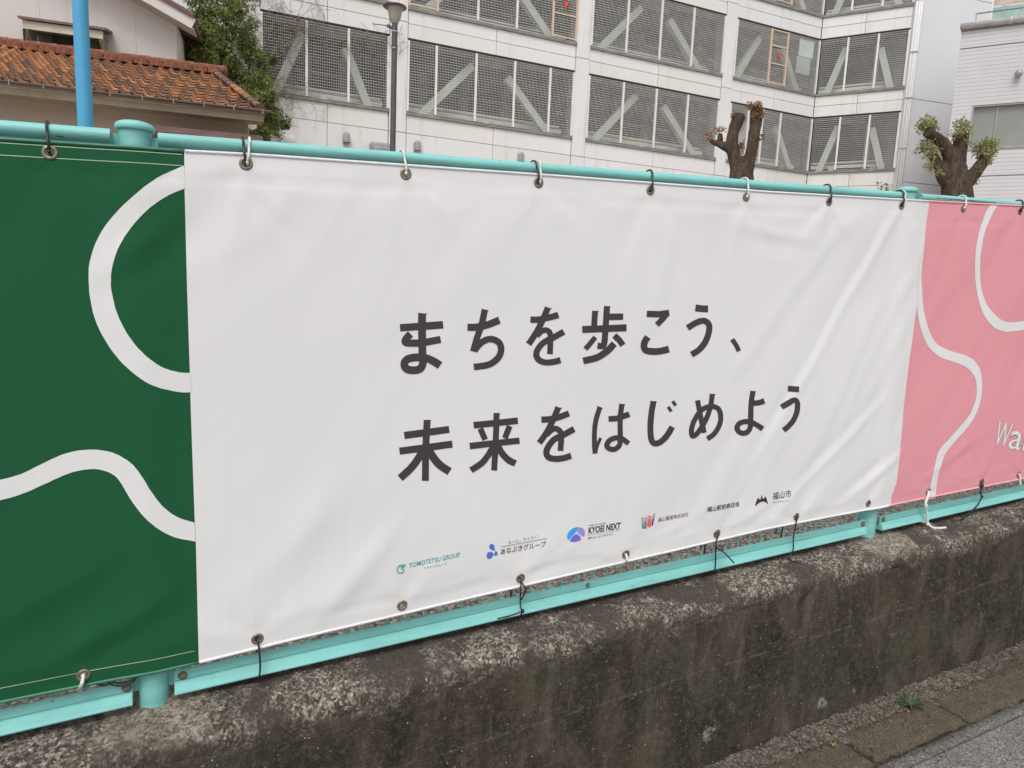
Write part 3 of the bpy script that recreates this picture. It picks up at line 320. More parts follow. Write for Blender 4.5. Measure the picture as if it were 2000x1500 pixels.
LOGO={"tomo":[4008,-6352,4025,-6295,4054,-6266,4097,-6261,4225,-6278,4206,-6304,4137,-6296,4088,-6297,4054,-6311,4031,-6356,4037,-6407,4081,-6441,4130,-6440,4159,-6400,4163,-6356,4182,-6360,4183,-6415,4150,-6469,4082,-6469,4028,-6435,4008,-6392],"tomo2":[4093,-6313,4123,-6304,4214,-6321,4199,-6340,4148,-6333,4124,-6392,4102,-6392,4114,-6347],"drop1":[6189,-6232,6197,-6173,6244,-6152,6294,-6181,6325,-6237,6342,-6338,6305,-6329,6235,-6296,6200,-6262],"drop2":[6129,-6417,6146,-6364,6189,-6339,6252,-6353,6313,-6408,6300,-6466,6249,-6513,6191,-6519,6146,-6485],"drop3":[6343,-6352,6374,-6358,6408,-6397,6412,-6440,6393,-6474,6359,-6472,6337,-6445,6314,-6431,6313,-6417,6337,-6412],"k1":[8262,-6305,8306,-6203,8413,-6138,8533,-6126,8616,-6147,8320,-6434,8276,-6380],"k2":[8616,-6147,8700,-6179,8768,-6269,8780,-6355,8737,-6431,8541,-6251,8569,-6200],"k3":[8522,-6266,8698,-6461,8598,-6499,8476,-6506,8373,-6474,8335,-6445],"b1":[10454,-6186,10508,-6187,10556,-6495,10506,-6487],"b2":[10554,-6206,10622,-6205,10639,-6518,10565,-6497],"b3":[10652,-6163,10715,-6165,10730,-6475,10652,-6462],"b4":[10725,-6194,10793,-6196,10782,-6497,10721,-6493],"b5":[10839,-6149,10890,-6153,10843,-6464,10792,-6446],"c1":[10467,-6215,10501,-6213,10526,-6355,10495,-6358],"c2":[10570,-6231,10610,-6230,10613,-6321,10573,-6324],"c3":[10665,-6190,10706,-6191,10705,-6277,10664,-6277],"c4":[10741,-6223,10779,-6221,10770,-6297,10738,-6300],"c5":[10850,-6174,10882,-6175,10864,-6277,10836,-6277],"castle":[14347,-6473,14389,-6344,14440,-6199,14484,-6271,14532,-6285,14564,-6261,14567,-6136,14606,-6213,14629,-6279,14682,-6278,14727,-6209,14790,-6302,14873,-6496,14779,-6401,14634,-6358,14497,-6378]}
# ================================================================ STREET, WALL, GROUND
def sheet(name, xs, ys, zf, m, uvf=None, lab=None, kind='structure', smooth=True):
    me = bpy.data.meshes.new(name); vs = [(x, y, zf(x, y)) for y in ys for x in xs]; nx = len(xs)
    fs = [(j * nx + i, j * nx + i + 1, (j + 1) * nx + i + 1, (j + 1) * nx + i) for j in range(len(ys) - 1) for i in range(nx - 1)]
    me.from_pydata(vs, [], fs); me.materials.append(m)
    if smooth: me.polygons.foreach_set('use_smooth', [True] * len(fs))
    o = link(name, me); tag(o, lab, kind=kind); return o
far = [-400, -120, -40, -12, 0, 12, 24, 60, 140, 400]
sheet('ground', far, [-300, -60, -10, 1.0, 1.4, 10, 40, 120, 500], lambda x, y: slope(x) - .03, M['gravel'], lab='wide open ground under the whole scene', smooth=False)
xs = [-12 + i * .6 for i in range(61)]
sheet('road', xs, [-9, -5, -2, 0, .6, 1.0305], lambda x, y: slope(x) - .002 + .004 * noise.noise((x * .9, y * 1.3, 0)), M['asphalt'], lab='light grey asphalt path along the concrete wall')
def ragged(name, m, y0, y1, lab, z):
    xs_ = [-2 + i * .01 for i in range(620)]; mb = MB(); vs = []
    for x in xs_:
        a = y0 + .0035 * noise.fractal(Vector((x * 16, 1, y0)), .8, 2, 3); b_ = y1 + .0045 * noise.fractal(Vector((x * 16, 9, y1)), .8, 2, 3)
        for t in (0, .02, .5, .98, 1): y = a + (b_ - a) * t; vs.append((x, y, slope(x) + z - (.004 if t in (0, 1) else 0) + .0015 * noise.noise((x * 12, y * 12, 0))))
    mb.add(vs, [(i * 5 + j, (i + 1) * 5 + j, (i + 1) * 5 + j + 1, i * 5 + j + 1) for i in range(len(xs_) - 1) for j in range(4)]); tag(mb.build(name, m, smooth=True), lab, kind='structure')
ragged('road_edge', M['asphalt_edge'], 1.0355, 1.071, 'darker ragged edge strip of the asphalt beside the slabs', -.001)
sheet('edge_soil', [-2 + i * .1 for i in range(63)], [1.02, 1.04, 1.06, 1.082], lambda x, y: slope(x) - .0055, M['seam'], lab='dark soil in the crack along the asphalt edge')
sheet('gravel_yard', xs, [1.476, 3, 6, 10, 15, 20], lambda x, y: slope(x) + EYE - .842 - .004 * (y - 1.476), M['gravel'], lab='brown gravel yard behind the fence')
# concrete wall ---------------------------------------------------------------
prof = [(1.262, -1.325, .03), (1.264, -1.1, .255), (1.267, -.872, .480), (1.271, -.855, .494), (1.280, -.845, .504), (1.298, -.838, .520), (1.36, -.831, .58), (1.46, -.829, .68), (1.475, -.831, .70), (1.48, -.86, .87), (1.48, -1.36, 1.2)]
def wallseg(u0, u1, du, dp):
    pr = []
    for (a, b) in zip(prof, prof[1:]):
        n = max(1, int(math.dist(a[:2], b[:2]) / dp)) if a[2] < .69 else 1
        for i in range(n): t = i / n; pr.append(tuple(a[j] + (b[j] - a[j]) * t for j in range(3)))
    pr.append(prof[-1])
    n = max(1, round((u1 - u0) / du)); vs = []; uvs = []
    for i in range(n + 1):
        u = u0 + (u1 - u0) * i / n
        for (y, v, s) in pr:
            q = Vector((u, s, 0)); t = min(1, max(0, (s - .44) / .06)) * (1 if s < .695 else 0)
            d = noise.fractal(q * 30, .6, 2.1, 4) * (.0014 + .0040 * t) + noise.fractal(q * 4.5, 1, 2, 3) * (.0035 + .003 * t)
            if abs(s - .5) < .03: d -= abs(noise.noise(q * 16)) * .009
            nyv = (-1, 0) if s < .48 else ((-.6, .8) if s < .51 else (0, 1))
            if s > .695: d = 0
            vs.append(P(u, y + nyv[0] * d, v + nyv[1] * d)); uvs.append((u, s))
    m = len(pr); fs = [(i * m + j, (i + 1) * m + j, (i + 1) * m + j + 1, i * m + j + 1) for i in range(n) for j in range(m - 1)]
    return vs, uvs, fs
me = bpy.data.meshes.new('concrete_wall'); V, U, F = [], [], []
for a in ((-8, -.9, .06, .04), (-.9, 2.9, .0085, .0085), (2.9, 10, .06, .04)):
    v_, u_, f_ = wallseg(*a); n = len(V); V += v_; U += u_; F += [tuple(i + n for i in f) for f in f_]
me.from_pydata([tuple(p) for p in V], [], F); me.materials.append(M['concrete'])
uvl = me.uv_layers.new(name='UVMap'); li = np.empty(len(me.loops), dtype=np.int32); me.loops.foreach_get('vertex_index', li)
uvl.data.foreach_set('uv', np.array(U, dtype=np.float32)[li].ravel()); me.polygons.foreach_set('use_smooth', [True] * len(F))
tag(link('concrete_wall', me), 'low weathered concrete wall, black with grime, carrying the turquoise fence', 'wall')
# crumbled mortar strip and the edging slabs
def strip(x, y): return slope(x) + .012 * max(0, (y - 1.195) / .07) + .010 * noise.fractal(Vector((x * 20, y * 20, 0)), .7, 2, 4)
sheet('mortar_strip', [-2 + i * .0085 for i in range(700)], [1.165, 1.174, 1.183, 1.192, 1.2, 1.208, 1.216, 1.224, 1.232, 1.24, 1.248, 1.256, 1.27], lambda x, y: strip(x, y) - (.03 if y < 1.17 else 0), M['mortar'], lab='crumbled strip of mortar at the foot of the concrete wall')
pav = empty('edging'); tag(pav, 'row of brown weathered edging slabs between wall and asphalt', kind='structure')
joints = [-1.12, -.68, -.24, .235, .69, 1.19, 1.665, 2.07, 2.53, 2.98, 3.42, 3.9, 4.4, 4.9, 5.4, 5.9]
for a, b in zip(joints, joints[1:]):
    mb = MB(); nx = 44; ny = 13; tilt = random.uniform(-.003, .003); x0, x1, y0, y1 = a + .006, b - .006, 1.078 + random.uniform(-.004, .004), 1.203
    g = []
    for j in range(ny + 1):
        for i in range(nx + 1):
            x = x0 + (x1 - x0) * i / nx; y = y0 + (y1 - y0) * j / ny
            e = min(i, nx - i, j, ny - j); dz = -.009 if e == 0 else (-.0025 if e == 1 else 0)
            x += .006 * noise.fractal(Vector((x * 14, y * 14, 1)), .8, 2, 3) if i in (0, nx) else 0; y += .007 * noise.fractal(Vector((x * 16, y * 3, 2)), .8, 2, 3) if j in (0, ny) else 0
            g.append((x, y, slope(x) + .008 + tilt * (j / ny) + dz + .0040 * noise.fractal(Vector((x * 16, y * 16, 4)), .7, 2, 4)))
    W_ = nx + 1; mb.add(g, [(j * W_ + i, j * W_ + i + 1, (j + 1) * W_ + i + 1, (j + 1) * W_ + i) for j in range(ny) for i in range(nx)])
    rim = [i for i in range(W_)] + [j * W_ + nx for j in range(1, ny + 1)] + [ny * W_ + i for i in range(nx - 1, -1, -1)] + [j * W_ for j in range(ny - 1, 0, -1)]
    n0 = len(mb.v); mb.v += [(g[i][0], g[i][1], g[i][2] - .05) for i in rim]; L_ = len(rim)
    for q in range(L_): mb.f.append((rim[q], n0 + q, n0 + (q + 1) % L_, rim[(q + 1) % L_])); mb.m.append(0)
    mb.build('slab', M['slab'], pav, smooth=True, loc=(a, 1.14, slope(a)))
sheet('joint_soil', [-2 + i * .1 for i in range(80)], [1.06, 1.10, 1.15, 1.205], lambda x, y: slope(x) - .004 + .003 * noise.noise((x * 9, y * 9, 0)), M['soil'], lab='soil showing in the joints of the edging')
# a shallow groove in the asphalt
def loose(u0, y0, y1, n, name, lab):
    mb = MB()
    for i in range(n):
        u = random.uniform(*u0); y = random.uniform(y0, y1); r = random.uniform(.0012, .0042) * (1.6 if random.random() < .1 else 1)
        c = Vector((u, y, slope(u) + (.009 if 1.078 < y < 1.2 else (.016 if y >= 1.2 else .001)) + r * .3)); vs = []
        for k_ in range(6):
            d = Vector([(1, 0, 0), (-1, 0, 0), (0, 1, 0), (0, -1, 0), (0, 0, .7), (0, 0, -.7)][k_]); vs.append(c + d * r * random.uniform(.7, 1.2))
        mb.add(vs, [(0, 2, 4), (2, 1, 4), (1, 3, 4), (3, 0, 4), (2, 0, 5), (1, 2, 5), (3, 1, 5), (0, 3, 5)])
    tag(mb.build(name, M['mortar']), lab, kind='stuff')
loose((.8, 3.6), 1.17, 1.262, 1500, 'grit', 'loose grit along the foot of the concrete wall')
loose((1.0, 3.6), .90, 1.20, 900, 'road_grit', 'loose grit on the asphalt beside the slabs')
# weeds
def rosette(px, n, r, m, lab, up=.25, dark=0):
    x, y = px; base = Vector((x, y, slope(x) + .008)); mb = MB()
    for i in range(n):
        a = i * 2.399 + random.uniform(-.2, .2); L = r * random.uniform(.6, 1); wd = L * random.uniform(.07, .12); d = Vector((math.cos(a), math.sin(a), 0)); s = Vector((-d.y, d.x, 0)); pts = []
        for q in range(6):
            t = q / 5; c = base + d * L * t + Vector((0, 0, L * up * math.sin(t * 2.4) + .002)); ww = wd * (math.sin(math.pi * min(1, t * .92 + .06)) ** .7) * (1 + .25 * ((q % 2) * 2 - 1))
            pts += [c - s * ww, c + Vector((0, 0, -ww * .25)), c + s * ww]
        mb.add(pts, [(q * 3 + h, q * 3 + h + 1, q * 3 + h + 4, q * 3 + h + 3) for q in range(5) for h in (0, 1)])
    tag(mb.build('weed', m), lab, 'weed')
rosette((1.975, 1.196), 13, .05, M['weed'], 'green weed rosette growing in the gap between mortar strip and slab')
rosette((1.60, 1.165), 9, .017, M['leaf_young'], 'small yellow green weed tuft at the joint of two slabs', .8)
rosette((1.50, 1.09), 7, .012, M['leaf_young'], 'tiny yellow weed at the asphalt edge near the bottom of the photo', .8)

rosette((2.42, 1.077), 8, .02, M['weed'], 'tiny dark green weed at the slab edge near the right side of the photo', .6)
def dead_leaf(u, y, L, a, lab):
    mb = MB(); base = Vector((u, y, slope(u) + .012)); d = Vector((math.cos(a), math.sin(a), .1)); s = Vector((-math.sin(a), math.cos(a), .25)); pts = []
    for q in range(6):
        t = q / 5; w_ = L * .24 * math.sin(math.pi * (.06 + t * .9)); c = base + d * L * t + Vector((0, 0, .004 * math.sin(t * 5))); pts += [c - s * w_, c - Vector((0, 0, .002)), c + s * w_]
    mb.add(pts, [(q * 3 + h, q * 3 + h + 1, q * 3 + h + 4, q * 3 + h + 3) for q in range(5) for h in (0, 1)]); tag(mb.build('fallen_leaf', M['leaf_rust'], loc=base), lab, 'leaf')
dead_leaf(1.93, 1.175, .022, .4, 'small dry brown leaf lying left of the green weed rosette')
dead_leaf(1.74, 1.21, .018, 2.0, 'curled dry leaf on the mortar strip between the two weeds')
# ================================================================ FENCE
PY = 1.407; SP = 2.040; PU0 = -.073
posts = [PU0 + SP * i for i in range(-2, 5)]
fence = empty('mesh_fence', P(PU0, PY, -.84)); tag(fence, 'turquoise steel mesh fence with round capped posts standing on the concrete wall', 'fence')
def post():
    mb = MB(); r = .0265; n = 28; v0, v1 = -.845, .245
    prof_ = [(v0, r)] + [(v0 + (v1 - v0) * i / 6, r) for i in range(1, 7)]
    rings = [[(r * math.cos(2 * math.pi * k / n), r * math.sin(2 * math.pi * k / n), v) for k in range(n)] for v, _ in prof_]
    vs = [q for g in rings for q in g]; fs = [(i * n + k, i * n + (k + 1) % n, (i + 1) * n + (k + 1) % n, (i + 1) * n + k) for i in range(len(rings) - 1) for k in range(n)]
    mb.add(vs, fs); return mb
def cap():
    mb = MB(); n = 28; pr = [(.0262, .2435), (.0300, .2440), (.0312, .2455), (.0314, .2500), (.0305, .2535), (.0275, .2565), (.022, .2590), (.015, .2607), (.007, .2617), (0.0005, .2620)]
    vs = [(r * math.cos(2 * math.pi * k / n), r * math.sin(2 * math.pi * k / n), v) for r, v in pr for k in range(n)]
    fs = [(i * n + k, i * n + (k + 1) % n, (i + 1) * n + (k + 1) % n, (i + 1) * n + k) for i in range(len(pr) - 1) for k in range(n)]
    fs.append(tuple((len(pr) - 1) * n + k for k in range(n))); mb.add(vs, fs); return mb
def bracket(s, a, b):
    mb = MB(); mb.box((s * .024, -.006, a), (s * .015, 0, 0), (0, .018, 0), (0, 0, b - a)); return mb
BR = [(s, a, b_) for s in (-1, 1) for a, b_ in ((.190, .236), (-.800, -.770))]
pm_ = cm_ = bm_ = None
for u in posts:
    L = P(u, PY, 0)
    if pm_ is None:
        p = post().build('post', M['turquoise'], fence, smooth=True, loc=(0, 0, 0)); pm_ = p.data; c_ = cap().build('post_cap', M['turquoise'], p, smooth=True, loc=(0, 0, 0)); cm_ = c_.data
        cm_.set_sharp_from_angle(angle=R(50)); bs_ = [bracket(*q).build('bracket', M['turquoise_dull'], p, loc=(0, 0, 0)) for q in BR]; bm_ = [q.data for q in bs_]
        p.location = L - fence.location; c_.location = (0, 0, 0)
        for q in bs_: q.location = (0, 0, 0)
    else:
        p = link('post', pm_, fence, L); link('post_cap', cm_, p, L); [link('bracket', q, p, L) for q in bm_]
def extr(sec, u0, u1, m, name, closed=True, seg=1):
    mb = MB(); n = len(sec); vs = []
    for i in range(seg + 1):
        u = u0 + (u1 - u0) * i / seg; vs += [P(u, y, v) for y, v in sec]
    fs = [(i * n + k, i * n + (k + 1) % n, (i + 1) * n + (k + 1) % n, (i + 1) * n + k) for i in range(seg) for k in range(n)]
    fs += [tuple(range(n - 1, -1, -1)), tuple(seg * n + k for k in range(n))]; mb.add(vs, fs)
    o = mb.build(name, m, fence, loc=P(u0, PY, 0)); o.data.update()
    bm = bmesh.new(); bm.from_mesh(o.data); bmesh.ops.recalc_face_normals(bm, faces=bm.faces); bm.to_mesh(o.data); bm.free(); return o
topsec = [(1.3885, .180), (1.3885, .2135), (1.3872, .2175), (1.3830, .2205), (1.3795, .2240), (1.3775, .2285), (1.3778, .2330), (1.3798, .2370), (1.3835, .2402), (1.3885, .2422), (1.394, .2425), (1.3995, .2410), (1.404, .2375), (1.4065, .2325), (1.407, .2265), (1.4065, .180), (1.403, .180), (1.4025, .212), (1.3925, .212), (1.392, .180)]
botsec = [(1.3880, -.7690), (1.3885, -.7880), (1.3912, -.7885), (1.3912, -.7902), (1.3835, -.7908), (1.3828, -.7925), (1.3775, -.8040), (1.3745, -.8095), (1.3752, -.8120), (1.379, -.8130), (1.398, -.8130), (1.4055, -.808), (1.4060, -.7960), (1.402, -.7960), (1.400, -.806), (1.393, -.800), (1.3915, -.7690)]
for a, b in zip(posts, posts[1:]):
    for sec, nm in ((topsec, 'top_rail'), (botsec, 'bottom_rail')):
        o = extr(sec, a + .036, b - .036, M['turquoise'], nm); o.data.polygons.foreach_set('use_smooth', [True] * len(o.data.polygons)); o.data.set_sharp_from_angle(angle=R(33))
def disc(mb, c, r, n=14, t=.003, jit=0):
    pr = [(r * .96, 0), (r, -t * .5), (r * .9, -t * .9), (r * .5, -t * 1.15), (.0003, -t * 1.2)]
    vs = [(c[0] + q * math.cos(2 * math.pi * k / n), c[1] + y, c[2] + q * math.sin(2 * math.pi * k / n)) for q, y in pr for k in range(n)]
    mb.add(vs, [(i * n + k, (i + 1) * n + k, (i + 1) * n + (k + 1) % n, i * n + (k + 1) % n) for i in range(len(pr) - 1) for k in range(n)])
for u in posts:
    for du, v, s in ((-.0455, -.7795, 1), (.0505, -.7800, 1), (-.046, .2065, .8), (.050, .2065, .8)):
        mb = MB(); q = P(u + du, 1.3885, v); disc(mb, q, .0088 * s); mb.build('bolt', M['bolt'], fence, smooth=True, loc=q)
q = P(.905, 1.3885, -.780); mb = MB(); disc(mb, q, .006); mb.build('bolt', M['bolt'], fence, smooth=True, loc=q)
mb = MB(); rc = random.Random(3); up_e, lo_e = [], []
for i in range(25):
    t = i / 24; u = 2.065 + .30 * t; w_ = .0036 * (.25 + .75 * math.sin(math.pi * min(1, t * 1.1)) ** .5) * rc.uniform(.6, 1.1) + (.0015 if t > .6 else 0)
    up_e.append(P(u, 1.3774, .2315 + .001 * rc.random())); lo_e.append(P(u, 1.3774, .2315 - w_))
mb.add(up_e + lo_e, [(i, 25 + i, 26 + i, i + 1) for i in range(24)]); mb.build('paint_chip', simple('bare_metal', (.12, .13, .12), .7, .4, 60), fence, loc=up_e[0])
# vertical wires one by one, crosswise wires below them
mb = MB(); mb.tube([(0, 0, -.80), (0, 0, .215)], .0030, 6, cap=False); wire0 = None; u = -.83
uw = .789 - .0444 * 38
while uw < 5.0:
    if min(abs(uw - p_) for p_ in posts) > .034:
        q = P(uw, 1.3975, 0)
        if wire0 is None: o = mb.build('wire', M['wire'], fence, smooth=True, loc=(0, 0, 0)); wire0 = o.data; o.location = q - fence.location
        else: link('wire', wire0, fence, q)
    uw += .0444
for a, b in zip(posts, posts[1:]):
    for v in [-.67 + .15 * i for i in range(6)]:
        mb = MB(); mb.tube([P(a + .03, 1.4015, v), P(b - .03, 1.4015, v)], .002, 6, cap=False); mb.build('cross_wire', M['wire'], fence, smooth=True, loc=P(a, 1.4015, v))

# ================================================================ BANNER
def interp(x, T):
    if x <= T[0][0]: return T[0][1]
    for (a, b), (c, d) in zip(T, T[1:]):
        if x <= c: return b + (d - b) * (x - a) / (c - a)
    return T[-1][1]
TOPE = [(-.3, .2100), (0, .2112), (.12, .2136), (.77, .2144), (1.38, .2122), (1.99, .2180), (2.5, .2250), (3.5, .222)]
BOTE = [(-.3, -.7470), (0, -.7530), (.21, -.7462), (.82, -.7345), (1.50, -.7215), (1.93, -.7285), (2.75, -.7355)]
GB = [(v / 1000, u / 1000) for u, v in reversed([tuple(q) for q in EDGE['gb']])]
PB = [(v / 1000, u / 1000) for u, v in reversed([tuple(q) for q in EDGE['pb']])]
VT, VB = .2115, -.745
GT = [-1.095, -.795, -.495, -.195, .105, .405, .705, 1.005, 1.305, 1.605, 1.905, 2.195, 2.495, 2.795, 3.095]
GBo = [-1.085, -.785, -.485, -.185, .115, .415, .705, 1.005, 1.305, 1.605, 1.915, 2.205, 2.495, 2.715, 3.045]
VGT, VGB = .1955, -.7245
def sm(a, b, x): t = max(0, min(1, (x - a) / (b - a))); return t * t * (3 - 2 * t)
def warp(u, v):
    t = sm(-.35, .2, v); b = 1 - sm(-.74, -.35, v)
    v2 = v + (interp(u, TOPE) - VT) * t + (interp(u, BOTE) - VB) * b
    for (T, c) in ((GB, .005), (PB, 2.025)):
        wgt = max(0, 1 - abs(u - c) / .05); 
        if wgt > 0: u += (interp(v2, T) - c) * wgt
    return u, v2
BY = 1.374
CREASE = [(1.896, .188, 1.464, -.459, .0042, .014), (1.902, -.403, 1.537, -.666, .0038, .014), (2.012, -.582, 1.786, -.692, .0050, .014), (.233, -.72, .394, -.54, .0045, .022), (-.241, -.695, -.05, -.604, .0060, .022), (-.10, .02, .0, .12, .0055, .020), (1.336, .126, 1.544, .092, .0030, .014),
          (.105, .179, .176, .109, .0030, .010), (1.31, -.26, 1.70, .166, .0022, .020), (-.30, -.60, -.13, -.50, .0045, .024), (.18, -.58, .26, -.40, .0025, .03), (1.017, -.13, 1.101, .143, .0018, .02), (2.19, -.655, 2.42, -.56, .0030, .012), (.70, -.70, .86, -.66, .0022, .008), (1.05, -.69, 1.22, -.645, .0024, .008), (.45, -.715, .62, -.68, .0022, .008), (1.35, -.69, 1.50, -.64, .0024, .009), (-.75, -.5, -.45, -.3, .004, .02), (.405, .17, .46, .08, .0022, .008), (.705, .17, .64, .10, .002, .008), (1.305, .17, 1.24, .12, .002, .008), (1.605, .175, 1.52, .10, .0024, .009), (2.20, .17, 2.13, .10, .002, .008)]
def fold(u, v):
    d = .0035 * noise.noise((u * 1.3, v * 1.6, 3.1))
    # long drag folds climbing to the right, strongest towards the right half and the bottom hem
    for (ang, fr, fl, amp, sd_) in ((50, 6.5, 1.1, .0060, 0), (60, 15, 1.6, .0026, 9), (36, 4.5, 1.1, .0045, 21), (100, 9, 1.2, .0010, 33)):
        a = R(ang); p = -u * math.sin(a) + v * math.cos(a); q = u * math.cos(a) + v * math.sin(a)
        n_ = noise.noise((p * fr + .6 * noise.noise((q * 3, p * 3, sd_)), q * fl, sd_)); n_ = (1 - abs(n_) * 2.2) * .6 if sd_ in (0, 9) else n_; msk = .15 + .85 * sm(-.1, .55, noise.noise((u * 1.1 + 5, v * 1.4, sd_)) + .35 * sm(1.0, 1.8, u) + .25 * sm(-.2, -.6, v))
        d += amp * n_ * msk
    d *= .55 if u < 2.03 else .38
    for (u0, v0, u1, v1, amp, wd) in CREASE:
        L = math.hypot(u1 - u0, v1 - v0); tx, ty = (u1 - u0) / L, (v1 - v0) / L; x = (u - u0) * tx + (v - v0) * ty; y = -(u - u0) * ty + (v - v0) * tx
        if -.12 < x < L + .12 and abs(y) < wd * 5:
            y += .012 * noise.noise((x * 5, u0, v0)); f = sm(-.10, .06, x) * (1 - sm(L - .12, L + .10, x))
            d += .52 * amp * f * (math.exp(-(y / wd) ** 2) - .7 * math.exp(-((y + 1.9 * wd) / (1.6 * wd)) ** 2))
    for T, vg in ((GT, VGT), (GBo, VGB)):
        if abs(v - vg) > .34: continue
        for g in T:
            dx, dy = u - g, v - vg; r = math.hypot(dx, dy)
            if r < .34:
                ph = math.atan2(dx, -dy if vg > 0 else dy); f = math.exp(-r / .11) * (1 - math.exp(-r / .025))
                d += .0020 * f * math.cos(4.6 * ph + g * 5) + .0012 * math.exp(-r / .16) * (1 - math.exp(-r / .03)) * math.exp(-((abs(math.sin(ph * 1.0 + g * 7)) - .5) / .09) ** 2)
    d *= sm(.215, .13, v) * .85 + .15
    d *= sm(-.76, -.66, v) * .75 + .25
    for vh in (.168, -.702):   # the seam of the folded hem
        d += .0011 * math.exp(-((v - vh) / .006) ** 2) * (-1 if v < vh else .5)
    for pu_ in posts: d += .0035 * math.exp(-((u - pu_) / .045) ** 2)
    return d
def put(u, v, off=0.0): return P(u, BY - fold(u, v) - off, v)
rows = [VT, .2055, VGT, .1855, ] + [.1855 - .01 * i for i in range(1, 90)] + [-.7145, VGB, -.7345, VB]
rows = sorted(set(round(r, 4) for r in rows), reverse=True)
banner = empty('banner', P(1.0, BY, -.75)); tag(banner, 'long printed cloth banner, green, white and pink, tied to the turquoise fence', 'banner')
def panel(name, u0, u1, m):
    cols = [round(u0 + .01 * i, 4) for i in range(round((u1 - u0) / .01) + 1)]
    nx = len(cols); idx = {}; vs = []; base_uv = []
    for j, v in enumerate(rows):
        for i, u in enumerate(cols): vs.append(put(*warp(u, v))); base_uv.append((u, v))
    fs = []; hole = {}
    G_ = [(g, VGT) for g in GT] + [(g, VGB) for g in GBo]
    cen = {}
    for g, vg in G_:
        if u0 + .011 < g < u1 - .011:
            i = cols.index(round(g, 4)); j = rows.index(vg)
            for a in (-1, 0):
                for b in (-1, 0): hole[(i + a, j + b)] = 1
            cen[(i, j)] = (g, vg)
    for j in range(len(rows) - 1):
        for i in range(nx - 1):
            if (i, j) in hole: continue
            fs.append((j * nx + i, (j + 1) * nx + i, (j + 1) * nx + i + 1, j * nx + i + 1))
    for (i, j), (g, vg) in cen.items():
        g2, v2 = warp(g, vg)
        ringi = [(i + 1, j), (i + 1, j - 1), (i, j - 1), (i - 1, j - 1), (i - 1, j), (i - 1, j + 1), (i, j + 1), (i + 1, j + 1)]; n0 = len(vs)
        for k_ in range(8): a = k_ * math.pi / 4; vs.append(put(g2 + .0062 * math.cos(a), v2 + .0062 * math.sin(a)))
        for k_ in range(8):
            a, b = ringi[k_], ringi[(k_ + 1) % 8]; fs.append((a[1] * nx + a[0], b[1] * nx + b[0], n0 + (k_ + 1) % 8, n0 + k_))
    me = bpy.data.meshes.new(name); o0 = Vector((0, 0, 0)); me.from_pydata([tuple(p) for p in vs], [], fs); me.materials.append(m)
    me.polygons.foreach_set('use_smooth', [True] * len(fs)); me.update(); o = link(name, me, banner, (0, 0, 0))
    for (g, vg) in cen.values():
        g2, v2 = warp(g, vg); c = put(g2, v2, .0006); mb = MB(); n = 20; k2 = 8; vv = []
        for a in range(n):
            A = 2 * math.pi * a / n
            for b in range(k2):
                B = 2 * math.pi * b / k2; rr = .0088 + .0032 * math.cos(B); vv.append((c.x + rr * math.cos(A), c.y - .0016 * math.sin(B), c.z + rr * math.sin(A) + SL * rr * math.cos(A)))
        mb.add(vv, [(a * k2 + b, a * k2 + (b + 1) % k2, ((a + 1) % n) * k2 + (b + 1) % k2, ((a + 1) % n) * k2 + b) for a in range(n) for b in range(k2)])
        mb.build('grommet', M['brass'], banner, smooth=True, loc=c)
    return o
panel('green_panel', -1.195, .005, M['green_cloth']); panel('white_panel', .005, 2.025, M['white_cloth']); panel('pink_panel', 2.025, 3.205, M['pink_cloth'])
# rope sewn into the hems
def hem(u0, u1, top, m, name='hem_cord'):
    mb = MB(); pts = []; n = max(2, int((u1 - u0) / .02))
    for i in range(n + 1):
        u = u0 + (u1 - u0) * i / n; uu, vv = warp(u, VT if top else VB); q = put(uu, vv + (.0005 if top else .0002), -.0008); pts.append(q)
    mb.tube(pts, .0032 if top else .0034, 8); mb.build(name, m, banner, smooth=True, loc=pts[0])
M['green_cord'] = simple('green_hem', (.035, .17, .10), .5, .2, 30); M['pink_cord'] = simple('pink_hem', (.80, .36, .38), .5, .1, 30)
for top in (True, False):
    hem(-1.195, .004, top, M['green_cord']); hem(.006, 2.024, top, M['cord']); hem(2.026, 3.205, top, M['pink_cord'])
def stitch(u0, u1, vf, m=None):
    mb = MB(); n = int((u1 - u0) / .01 + .5); vs = []
    for i in range(n + 1):
        u = u0 + (u1 - u0) * i / n; v = vf(u); vs += [put(u, v - .0006, .0005), put(u, v + .0006, .0005)]
    mb.add(vs, [(2 * i, 2 * i + 2, 2 * i + 3, 2 * i + 1) for i in range(n)]); mb.build('stitching', M['thread'], banner, loc=put(u0, vf(u0)))
stitch(-1.19, .0, lambda u: interp(u, TOPE) - .0055); stitch(-1.19, .0, lambda u: interp(u, TOPE) - .0245); stitch(-1.19, .0, lambda u: interp(u, BOTE) + .027)
